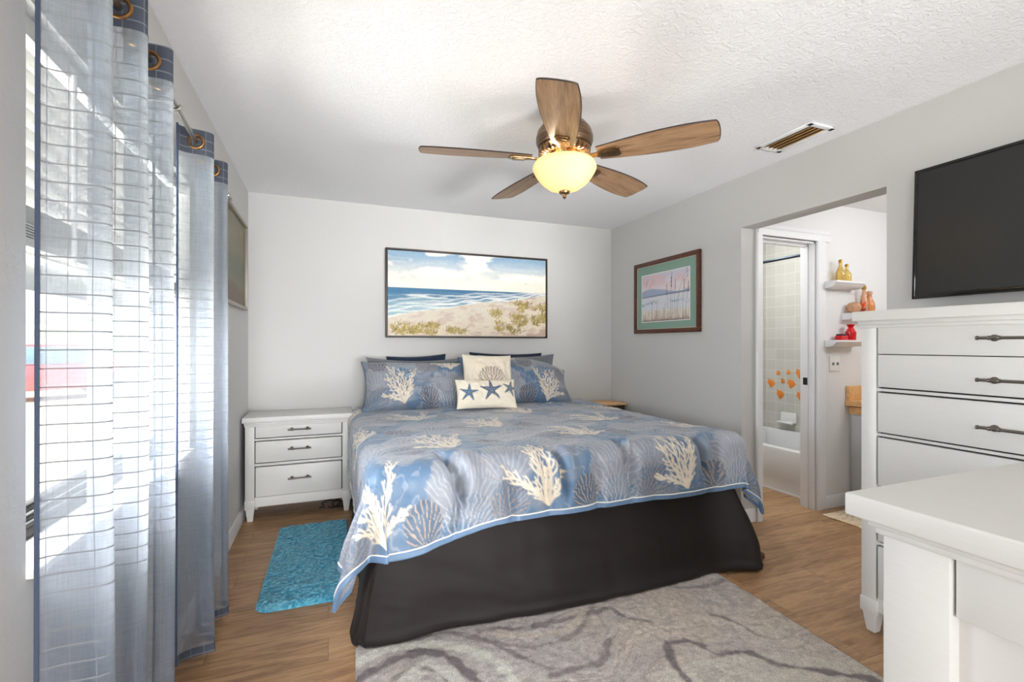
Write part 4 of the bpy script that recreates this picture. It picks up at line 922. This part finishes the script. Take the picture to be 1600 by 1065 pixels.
# cloth colour: motif rows alternate by half a repeat
cells = []
for row, vc in enumerate((CL+0.285, CL-0.16, CL-0.60, CL-1.04, CL-1.48)):
    for k in range(-1, 4):
        cells.append(((-0.05 if row % 2 == 0 else 0.335)+0.77*k, -vc, 1))
Ccol = sea_fabric(U, -Vv, cells)
ed = np.minimum(np.minimum(U+OL, CW+OR-U), CL+OF-Vv); Ccol = mixc(Ccol, lin(96, 124, 156), sstep(0.028, 0.022, ed))
cf = mesh_np('comforter', P.reshape(-1, 3), grid_faces(len(uu), len(vv), 0, FLIP), M['jacquard'], None, True, Ccol.reshape(-1, 3))
tag(cf, 'blue comforter patterned with corals and shells covering the bed', 'comforter')
md = cf.modifiers.new('loft', 'SOLIDIFY'); md.thickness = 0.016; md.offset = -1
# cream piping just inside the border
iu0, iu1, jv = int(0.026/st_), len(uu)-1-int(0.026/st_), len(vv)-1-int(0.026/st_)
path = [P[iu0, j]+N[iu0, j]*0.002 for j in range(0, jv, 3)]+[P[i, jv]+N[i, jv]*0.002 for i in range(iu0, iu1, 3)]+[P[iu1, j]+N[iu1, j]*0.002 for j in range(jv, 0, -3)]
MB().tube(path, 0.0032, 6).build('piping', M['piping'], cf)

# ------------------------------------------------------------------ pillows
def pillow(name, label, w_, h_, T, c, tilt, yaw, roll, m, colfn, group, slump=0.0, pipe=None, ears=0.06, seed=0, nu=150, wr=0.016, pipe_r=0.004):
    nv = max(40, int(nu*h_/w_)); u, v = np.meshgrid(np.linspace(-1, 1, nu), np.linspace(-1, 1, nv), indexing='ij')
    def shape(sg):
        x = w_/2*u*(1-ears*(1-v*v)); y = h_/2*v*(1-ears*1.3*(1-u*u))
        prof = np.maximum(0, (1-np.abs(u)**2.6))**0.5*np.maximum(0, (1-np.abs(v)**2.6))**0.5
        z = sg*T/2*prof*(1+0.25*(fbm(u*2+seed, v*2, seed, 2)-0.5))
        z = z+sg*wr*prof*(fbm(u*4+seed, v*3, seed+5, 3)-0.5)*2-sg*0.012*prof*np.exp(-((np.abs(u)-0.8)/0.1)**2)*(fbm(u*3, v*9, seed+9, 2))
        y = y-slump*np.maximum(0, u)**2*(v+1)/2*h_
        return x, y, z
    tl = math.radians(tilt); up = Vector((0, math.sin(tl), math.cos(tl))); nm = Vector((0, -math.cos(tl), math.sin(tl))); rt = Vector((1, 0, 0))
    R = Matrix((rt, up, nm)).transposed(); R = Matrix.Rotation(math.radians(yaw), 3, 'Z') @ R @ Matrix.Rotation(math.radians(roll), 3, 'Z')
    Rn = np.array(R)
    def world(x, y, z): return np.stack([x, y, z], -1) @ Rn.T+np.array(c)
    A = world(*shape(1)); B = world(*shape(-1))
    V = np.concatenate([A.reshape(-1, 3), B.reshape(-1, 3)]); F = np.concatenate([grid_faces(nu, nv), grid_faces(nu, nv, nu*nv, True)])
    cols = None
    if colfn is not None:
        Cc = colfn(w_/2*u, h_/2*v); cols = np.concatenate([Cc.reshape(-1, 3), Cc.reshape(-1, 3)])
    o = mesh_np(name, V, F, m, None, True, cols); tag(o, label, 'pillow', group)
    if pipe is not None:
        ring = [A[i, 0] for i in range(0, nu, 2)]+[A[-1, j] for j in range(0, nv, 2)]+[A[i, -1] for i in range(nu-1, -1, -2)]+[A[0, j] for j in range(nv-1, -1, -2)]
        MB().tube(ring, pipe_r, 6, closed=True).build('piping', pipe, o)
    return o
def sham_left(x, y): return sea_fabric(x, y, [(-0.13, -0.19, 1), (0.26, 0.13, 1), (-0.52, 0.13, 1)], 3)
def sham_right(x, y): return sea_fabric(x, y, [(0.22, -0.22, -1), (-0.12, 0.12, 1), (0.62, 0.05, 1)], 6)
grp = 'pillows at the head of the bed'
pillow('navy_pillow', 'navy pillow edge behind the left patterned sham', 0.50, 0.40, 0.12, (0.70, 3.955, 0.950), 10, 0, 2, M['navy'], None, grp, seed=2, nu=80)
pillow('navy_pillow', 'navy pillow edge rising behind the right patterned sham', 0.70, 0.44, 0.12, (1.50, 3.96, 0.945), 8, 0, -1.0, M['navy'], None, grp, seed=4, nu=80)
pillow('grey_pillow', 'plain grey pillow corner behind the left sham, by the nightstand', 0.78, 0.42, 0.13, (0.665, 3.86, 0.925), 16, 0, -1, M['grey_cloth'], None, grp, ears=0.11, seed=6, nu=80)
pillow('grey_pillow', 'plain grey pillow corner showing behind the right sham', 0.74, 0.42, 0.13, (1.58, 3.87, 0.945), 16, 0, 0, M['grey_cloth'], None, grp, ears=0.10, seed=7, nu=80)
pillow('pillow_sham', 'blue coral patterned sham on the left half of the bed', 0.87, 0.45, 0.22, (0.665, 3.69, 0.905), 34, -2, -1, M['jacquard'], sham_left, grp, 0.02, M['pipeblue'], 0.085, 12, 230, 0.022)
pillow('pillow_sham', 'blue coral patterned sham slumped on the right half of the bed', 0.96, 0.47, 0.22, (1.48, 3.68, 0.928), 32, 2, 0, M['jacquard'], sham_right, grp, 0.32, M['pipeblue'], 0.075, 15, 230, 0.022)
def shell_cushion(x, y):
    C = np.ones(x.shape+(3,))*lin(234, 224, 204)
    paint_fan(C, x, y*1.32, 0.015, 0.01, 0.118, 0, np.array(lin(206, 194, 180)), np.array(lin(88, 76, 72)), 0.75, 0.95, 12, 0)
    return C
def star_cushion(x, y):
    C = np.ones(x.shape+(3,))*lin(236, 227, 208); rnd = random.Random(3)
    for (sx, sy, sr, ro, dk) in ((-0.145, 0.0, 0.068, 0.15, lin(72, 104, 138)), (0.03, 0.015, 0.086, -0.05, lin(76, 92, 116)), (0.185, 0.03, 0.062, 0.25, lin(84, 98, 112))):
        S = []
        for k in range(5):
            a = ro+2*PI*k/5
            for q in range(6):
                f0, f1 = q/6, (q+1)/6; S.append((sx+sr*f0*math.sin(a), sy+sr*f0*math.cos(a), sx+sr*f1*math.sin(a), sy+sr*f1*math.cos(a), sr*0.24*(1-f1*0.8)))
        paint_segs(C, x, y, S, dk, 0.95, 0.0025)
        dots = []
        for k in range(5):
            a = ro+2*PI*k/5
            for q in (0.12, 0.3, 0.48): dots.append((sx+sr*q*math.sin(a), sy+sr*q*math.cos(a), sx+sr*q*math.sin(a)+0.0005, sy+sr*q*math.cos(a), sr*0.035))
        paint_segs(C, x, y, dots, lin(190, 204, 214), 0.9, 0.002)
    return C
pillow('shell_cushion', 'square cream cushion printed with one large scallop shell', 0.40, 0.40, 0.14, (1.165, 3.50, 0.965), 20, -3, -2, M['linen'], shell_cushion, grp, 0, None, 0.05, 21, 150)
pillow('starfish_cushion', 'small oblong cream cushion printed with three starfish', 0.46, 0.23, 0.11, (1.095, 3.33, 0.868), 26, -4, -1, M['linen'], star_cushion, grp, 0, None, 0.05, 25, 150)

# ------------------------------------------------------------------ slipper by the bed corner
sl = MB(); sl.lathe([(0, -0.035), (0.03, -0.033), (0.042, -0.01), (0.04, 0.015), (0.026, 0.03), (0, 0.034)], (0, 0, 0), 20)
bmesh.ops.scale(sl.bm, vec=(1.9, 0.8, 0.85), verts=sl.bm.verts); bmesh.ops.translate(sl.bm, vec=(2.245, 1.985, 0.031), verts=sl.bm.verts)
m = mat('checked_brown', rough=0.7); t = NT(m); ck = t.n('TexChecker'); ck.inputs['Scale'].default_value = 70; ck.inputs['Color1'].default_value = L4(40, 28, 14); ck.inputs['Color2'].default_value = L4(120, 88, 36); t.l(t.pos(), ck.inputs[0]); t.base(ck.outputs[0])
tag(sl.build('slipper', m, None), 'brown patterned slipper tip poking out behind the bed skirt corner', 'slipper')

# ------------------------------------------------------------------ rugs
def rug_grid(nx, ny, w_, h_, corner_r):
    u, v = np.meshgrid(np.linspace(0, 1, nx), np.linspace(0, 1, ny), indexing='ij')
    return u*w_, v*h_
# large swirled rug; local origin at its far right corner, rotated a little
ra = math.radians(-2.8); rw, rh = 1.845, 1.22
gx, gy = rug_grid(330, 268, rw, rh, 0)
lx, ly = gx-rw, gy-rh
RXw = 1.948+lx*math.cos(ra)-ly*math.sin(ra); RYw = 1.972+lx*math.sin(ra)+ly*math.cos(ra)
wx = fbm(RXw*1.6+3, RYw*1.6, 101, 3); wy = fbm(RXw*1.6, RYw*1.6+7, 103, 3)
A_ = RXw*1.2+wx*1.6; B_ = RYw*1.6+wy*1.6
flow = fbm(A_*1.3, B_*3.2, 107, 4); fine = fbm(RXw*60, RYw*60, 109, 2); fib = fbm(A_*9, B_*26, 111, 3)
C = np.ones(RXw.shape+(3,))*lin(220, 209, 201)
C = mixc(C, lin(222, 206, 190), sstep(0.45, 0.65, fbm(RXw*1.5, RYw*1.5, 113, 2))*0.8)
C = mixc(C, lin(186, 178, 176), sstep(0.54, 0.66, flow)*0.6*sstep(2.0, 0.8, RXw))
C = mixc(C, lin(226, 220, 206), sstep(0.44, 0.34, flow)*0.7)
for (lv, wd, al) in ((0.50, 0.010, 0.55), (0.57, 0.008, 0.6), (0.42, 0.008, 0.4), (0.62, 0.007, 0.5)):
    C = mixc(C, lin(132, 118, 120), np.exp(-((flow-lv)/wd)**2)*al*(0.35+0.65*sstep(1.7, 0.8, RXw))*sstep(0.3, 0.6, fib))
C = mixc(C, lin(160, 150, 146), sstep(0.55, 0.72, fib)*0.35)
lw = fbm(RXw*26, RYw*26, 115, 3)
def rugline(pts, wd, col, al):
    P_ = cr(pts, 10); S = [(a[0], a[1], b_[0], b_[1], wd*(0.7+0.5*math.sin(i*0.35)**2)) for i, (a, b_) in enumerate(zip(P_, P_[1:]))]
    A = np.array(S); best = np.full(RXw.shape, 9.0)
    for (ax, ay, bx_, by_, w1) in S:
        dx, dy = bx_-ax, by_-ay; Lq = dx*dx+dy*dy+1e-12; tt = np.clip(((RXw-ax)*dx+(RYw-ay)*dy)/Lq, 0, 1); best = np.minimum(best, np.hypot(RXw-ax-tt*dx, RYw-ay-tt*dy)-w1)
    global C
    C = mixc(C, col, al*(1-sstep(-0.006, 0.012, best+(lw-0.5)*0.03)))
DK, CRM = lin(112, 100, 104), lin(230, 226, 214)
rugline([(0.108, 1.903), (0.208, 1.945), (0.333, 1.927), (0.454, 1.879), (0.549, 1.791), (0.618, 1.684), (0.621, 1.56), (0.6, 1.4)], 0.022, CRM, 0.9)
rugline([(0.25, 1.70), (0.32, 1.79), (0.40, 1.74), (0.43, 1.6)], 0.03, CRM, 0.6)
rugline([(0.06, 1.78), (0.102, 1.805), (0.198, 1.848), (0.299, 1.88), (0.395, 1.851), (0.454, 1.775), (0.502, 1.638), (0.54, 1.45)], 0.016, DK, 0.85)
rugline([(0.2, 1.74), (0.3, 1.80), (0.38, 1.73), (0.43, 1.60)], 0.004, lin(150, 138, 130), 0.8)
rugline([(0.112, 1.982), (0.31, 1.972), (0.472, 1.965), (0.585, 1.884), (0.679, 1.74), (0.781, 1.602)], 0.008, DK, 0.7)
rugline([(0.605, 1.926), (0.804, 1.874), (1.022, 1.868), (1.196, 1.871)], 0.014, DK, 0.65)
rugline([(0.477, 1.96), (0.604, 1.854), (0.758, 1.75), (0.897, 1.74), (1.001, 1.772), (1.141, 1.901)], 0.007, lin(140, 124, 122), 0.7)
rugline([(0.64, 1.90), (0.80, 1.81), (0.95, 1.80), (1.08, 1.88)], 0.016, lin(222, 208, 192), 0.7)
rugline([(0.766, 1.571), (0.899, 1.567), (1.002, 1.573), (1.079, 1.671)], 0.012, DK, 0.7)
rugline([(1.295, 1.568), (1.394, 1.539), (1.431, 1.438), (1.55, 1.408), (1.614, 1.303), (1.738, 1.216), (1.866, 1.116)], 0.011, DK, 0.85)
rugline([(1.295, 1.568), (1.245, 1.478), (1.217, 1.359), (1.2, 1.1)], 0.013, DK, 0.85)
rugline([(1.223, 1.86), (1.248, 1.776), (1.326, 1.72)], 0.008, lin(128, 118, 124), 0.7)
rugline([(1.614, 1.66), (1.675, 1.573), (1.685, 1.466)], 0.006, lin(128, 116, 120), 0.75)
rugline([(1.604, 1.931), (1.703, 1.879), (1.852, 1.861), (1.918, 1.885)], 0.008, lin(128, 120, 128), 0.6)
C = C*(0.80+0.40*fine)[..., None]
hgt = 0.011+0.003*(fbm(RXw*45, RYw*45, 117, 2)-0.5)*2+0.0015*(flow-0.5)
edge = np.minimum(np.minimum(gx, rw-gx), np.minimum(gy, rh-gy)); hgt = np.where(edge < 0.004, 0.001, hgt)
rug = mesh_np('area_rug', np.stack([RXw, RYw, hgt], -1).reshape(-1, 3), grid_faces(330, 268), M['rugpile'], None, True, C.reshape(-1, 3))
tag(rug, 'large grey and cream marbled rug at the foot of the bed', 'rug')
# small turquoise shag rug
nx, ny = 230, 560
ux, uy = np.meshgrid(np.linspace(-1, 1, nx), np.linspace(-1, 1, ny), indexing='ij')
hw, hh, rc = 0.215, 0.535, 0.07
sx_ = ux*hw; sy_ = uy*hh; ax_ = np.maximum(0, np.abs(sx_)-(hw-rc)); ay_ = np.maximum(0, np.abs(sy_)-(hh-rc))
mm = np.maximum(ax_, ay_); rr = np.hypot(ax_, ay_)+1e-9; f = np.where((ax_ > 0) & (ay_ > 0), mm/rr, 1.0)
sx_ = np.sign(sx_)*(np.minimum(np.abs(sx_), hw-rc)+ax_*f); sy_ = np.sign(sy_)*(np.minimum(np.abs(sy_), hh-rc)+ay_*f)
eg = 1-np.maximum(np.abs(ux), np.abs(uy)); dome = np.sqrt(np.clip(eg/0.06, 0, 1))
pile = fbm(sx_*75+fbm(sx_*20, sy_*20, 3)*3, sy_*95, 121, 3); cl = fbm(sx_*14, sy_*14, 125, 3)
zz_ = 0.002+dome*(0.014+0.014*pile+0.006*cl)
sang = math.radians(-1.0); WX = -0.095+sx_*math.cos(sang)-sy_*math.sin(sang)+0.0; WYs = 2.955+sx_*math.sin(sang)+sy_*math.cos(sang)
Cs = np.ones(WX.shape+(3,))*lin(78, 154, 180); Cs = mixc(Cs, lin(124, 190, 208), sstep(0.45, 0.75, pile)*0.8); Cs = mixc(Cs, lin(36, 116, 148), sstep(0.45, 0.25, pile)*0.7); Cs = mixc(Cs, lin(104, 150, 166), sstep(0.45, 0.7, cl)*0.4)
sr = mesh_np('shag_rug', np.stack([WX, WYs, zz_], -1).reshape(-1, 3), grid_faces(nx, ny), M['shag'], None, True, Cs.reshape(-1, 3))
tag(sr, 'small turquoise shag rug on the floor left of the bed', 'rug')

# ------------------------------------------------------------------ tub room and vestibule
tub = thing('bathtub', 'white built-in bathtub beyond the narrow door', 'bathtub', (3.9, 3.05, 0))
TX0, TX1, TY0, TY1, TZ = 3.53, 4.268, 2.562, 3.618, 0.365
ap = MB(); ap.prism([(TX0, 0), (TX0+0.004, 0.10), (TX0-0.006, 0.12), (TX0-0.006, TZ-0.03), (TX0, TZ-0.006), (TX0+0.012, TZ), (TX0+0.06, TZ), (TX0+0.07, TZ-0.01), (TX0+0.085, 0)], 'y', TY0, TY1); ap.build('apron', M['porcelain'], tub)
rm = MB(); rm.box(TX1-0.06, TX1, TY0, TY1, 0.05, TZ+0.02, 0.01).box(TX0+0.07, TX1-0.06, TY0, TY0+0.06, 0.05, TZ, 0.01).box(TX0+0.07, TX1-0.06, TY1-0.06, TY1, 0.05, TZ, 0.01).box(TX0+0.07, TX1-0.06, TY0+0.06, TY1-0.06, 0.05, 0.09)
rm.build('basin', M['porcelain'], tub)
bx('caulk_strip', M['trim'], tub, TX0-0.008, TX0+0.001, TY0, TY1, 0, 0.012)
sd = thing('soap_dish', 'white ceramic soap dish set in the tiled wall above the tub', 'soap dish', (4.27, 3.35, 0.46))
mb = MB(); mb.box(4.255, 4.269, 3.27, 3.44, 0.455, 0.56, 0.006).prism([(4.262, 0.458), (4.20, 0.452), (4.194, 0.462), (4.20, 0.470), (4.255, 0.474)], 'y', 3.275, 3.435, 0.002); mb.build('dish', M['porcelain'], sd)
tag(MB().tube([(3.55, 2.562, 1.955), (3.55, 3.618, 1.955)], 0.0125, 14).build('shower_rod', mat('dark_rod', lin(40, 48, 58), 0.3, 0.8), None), 'dark shower rod across the tub below the ceiling', 'shower rod')
# orange fish set on the tiles (facing the room)
def fish(y, z, sc, rot, label):
    pts = [(0.52, 0.02), (0.36, 0.24), (0.08, 0.40), (-0.12, 0.36), (-0.40, 0.50), (-0.34, 0.22), (-0.50, 0.02), (-0.30, -0.08), (-0.24, -0.28), (0.0, -0.52), (0.22, -0.34), (0.40, -0.16)]
    c_, s_ = math.cos(rot), math.sin(rot); q = [(y-(a*c_-b_*s_)*sc, z+(a*s_+b_*c_)*sc) for a, b_ in pts]
    o = MB().prism(q, 'x', 4.2655, 4.2695, 0.0008).build('fish_decal', M['orange'], None); tag(o, label, 'decal', 'orange fish on the tub tiles')
for (y, z, sc, ro, lb) in ((3.477, 0.945, 0.052, -0.6, 'small orange fish on tiles, leftmost of the top row'), (3.363, 0.958, 0.05, -0.6, 'small orange fish on tiles, middle of the top row'), (3.240, 0.951, 0.098, 0.0, 'large orange fish on tiles, right end of the top row'), (3.557, 0.836, 0.092, 0.0, 'large orange fish on tiles, left end of the middle row'), (3.424, 0.868, 0.055, -0.5, 'small orange fish between two large fish on the middle row'), (3.333, 0.846, 0.094, -0.1, 'large orange fish right of the small one on the middle row'), (3.454, 0.732, 0.096, 0.0, 'large orange fish at the left of the bottom row above the soap dish'), (3.232, 0.733, 0.095, 0.1, 'large orange fish at the right of the bottom row beside the door jamb')): fish(y, z, sc, ro, lb)
bm_ = MB(); nA, nB = 3.34, 3.95
mt_ = M['oat'] = fabric('oatmeal_mat', lin(228, 208, 176), 0.95, 250)
t = NT(mt_); f = t.noise(t.pos(), 7, 3, 0.6, 2.0); t.base(t.ramp(f, [(0.42, lin(236, 222, 196)), (0.5, lin(206, 172, 126)), (0.58, lin(238, 224, 198))]))
tag(bm_.box(3.325, 3.75, 1.80, 2.352, 0.0, 0.010, 0.004).build('bath_mat', mt_, None), 'beige patterned mat on the floor by the vanity', 'mat')
van = thing('vanity_cabinet', 'pale grey vanity cabinet against the far wall past the doorway', 'cabinet', (4.05, 1.8, 0))
bx('body', M['grey_cab'], van, 3.775, VX1-0.002, 1.2, 2.448, 0.08, 0.70, bev=0.002); bx('toe_kick', M['furn_dk'], van, 3.83, VX1-0.002, 1.2, 2.448, 0, 0.08)
bx('top_rail', M['oak'], van, 3.762, 3.79, 1.2, 2.448, 0.70, 0.755, bev=0.002)
for a, b_ in ((1.23, 1.8), (1.83, 2.42)): bx('door', M['grey_cab'], van, 3.76, 3.775, a, b_, 0.1, 0.69, bev=0.003)
ct = thing('vanity_countertop', 'honey wood vanity countertop with upright side splash', 'countertop', (4.0, 1.8, 0.76))
bx('slab', M['oak'], ct, 3.715, VX1-0.002, 1.18, 2.448, 0.765, 0.805, bev=0.004); bx('side_splash', M['oak'], ct, 3.725, VX1-0.002, 2.425, 2.448, 0.805, 0.915, bev=0.003)
sw = thing('light_switch', 'white double light switch plate below the lower shelf', 'light switch', (3.595, 2.45, 1.09))
bx('plate', M['plastic'], sw, 3.538, 3.652, 2.443, 2.4495, 1.03, 1.147, bev=0.002)
for x in (3.57, 3.62): bx('toggle', mat('switch_toggle_grey', lin(150, 150, 150), 0.5) if x < 3.6 else bpy.data.materials['switch_toggle_grey'], sw, x-0.005, x+0.005, 2.432, 2.443, 1.078, 1.10, bev=0.001)  # both toggles share one plain mid grey
def shelf(x0, x1, z, label):
    o = MB(); D = 0.105
    prof = [(2.4495, z), (2.4495-D, z), (2.4495-D, z-0.014), (2.4495-D+0.012, z-0.022), (2.4495-D+0.02, z-0.034), (2.4495-D+0.045, z-0.048), (2.4495, z-0.052)]
    o.prism(prof, 'x', x0, x1); return tag(o.build('wall_shelf', M['trim'], None), label, 'shelf', 'small white shelves past the doorway')
shelf(3.47, 3.80, 1.708, 'small white wall shelf holding two amber bottles')
shelf(3.47, 3.80, 1.268, 'small white wall shelf holding red jars above the light switch')
shelf(3.68, 4.02, 1.475, 'small white wall shelf holding orange bottles, right of the others')
def glassy(name, c, al=0.5):
    m = mat(name, c, 0.12); m.node_tree.nodes['Principled BSDF'].inputs['Transmission Weight'].default_value = al; return m
AMB, ORA, RED, PNK = glassy('amber_glass', lin(246, 214, 120), 0.7), glassy('orange_glass', lin(244, 166, 104), 0.5), mat('red_glass', lin(214, 16, 20), 0.15), glassy('peach_glass', lin(248, 196, 156), 0.5)
GLD = mat('gold_cap', lin(170, 130, 60), 0.3, 0.9)
def bottle(x, y, z, r, h, neck, m, capm, label, grp, name='bottle'):
    root = thing(name, label, 'bottle', (x, y, z), grp)
    MB().lathe([(0, 0), (r*0.9, 0), (r, h*0.06), (r, h*0.38), (r*0.85, h*0.5), (neck, h*0.66), (neck*0.9, h*0.86), (0, h*0.86)], (x, y, z), 24).build('body', m, root)
    MB().lathe([(0, h*0.86), (neck*1.15, h*0.86), (neck*1.15, h*0.97), (neck*0.7, h), (0, h)], (x, y, z), 16).build('stopper', capm, root)
bottle(3.585, 2.395, 1.708, 0.030, 0.165, 0.012, AMB, GLD, 'taller amber bottle with long neck on the upper shelf', 'bottles on the shelves')
bottle(3.655, 2.395, 1.708, 0.031, 0.135, 0.012, AMB, GLD, 'shorter amber bottle on the upper shelf', 'bottles on the shelves')
bottle(3.86, 2.40, 1.475, 0.026, 0.215, 0.014, PNK, GLD, 'tall peach bottle with gold stopper on the middle shelf', 'bottles on the shelves')
bottle(3.925, 2.40, 1.475, 0.036, 0.175, 0.018, ORA, PNK, 'round shouldered orange bottle at the right of the middle shelf', 'bottles on the shelves')
jr = thing('seashell_dish', 'dark red dish of orange coral on the middle shelf', 'dish', (3.80, 2.385, 1.475))
MB().lathe([(0, 0), (0.024, 0), (0.034, 0.03), (0.03, 0.034), (0, 0.03)], (3.80, 2.385, 1.475), 20).build('bowl', mat('dark_red_bowl', lin(150, 40, 24), 0.3), jr)
cb_ = MB(); rnd = random.Random(5)
for k in range(16):
    a = rnd.random()*2*PI; q_ = 0.012+0.018*rnd.random(); cb_.tube([(3.80+q_*math.cos(a)*.4, 2.385+q_*math.sin(a)*.4, 1.503), (3.80+q_*1.6*math.cos(a), 2.385+q_*1.6*math.sin(a), 1.535+0.03*rnd.random())], [0.005, 0.003], 6)
cb_.build('coral', mat('orange_coral', lin(238, 96, 50), 0.5), jr)
tag(MB().lathe([(0, 0), (0.02, 0), (0.044, 0.02), (0.05, 0.045), (0.036, 0.075), (0.012, 0.085), (0, 0.085)], (3.745, 2.40, 1.475), 20).build('peach_jar', PNK, None), 'low peach glass jar at the left of the middle shelf', 'jar')
jr = thing('red_bottle', 'red flared-neck bottle on the lower shelf', 'bottle', (3.70, 2.395, 1.268))
MB().lathe([(0, 0), (0.034, 0), (0.036, 0.06), (0.022, 0.085), (0.016, 0.095), (0.028, 0.12), (0, 0.12)], (3.70, 2.395, 1.268), 24).build('body', RED, jr)
jr = thing('red_jar', 'low red jar with dark lid on the lower shelf', 'jar', (3.60, 2.395, 1.268))
bx('body', RED, jr, 3.565, 3.64, 2.37, 2.425, 1.268, 1.302, bev=0.006); bx('lid', mat('dark_lid', lin(50, 30, 50), 0.3), jr, 3.572, 3.633, 2.376, 2.42, 1.302, 1.314, bev=0.003)
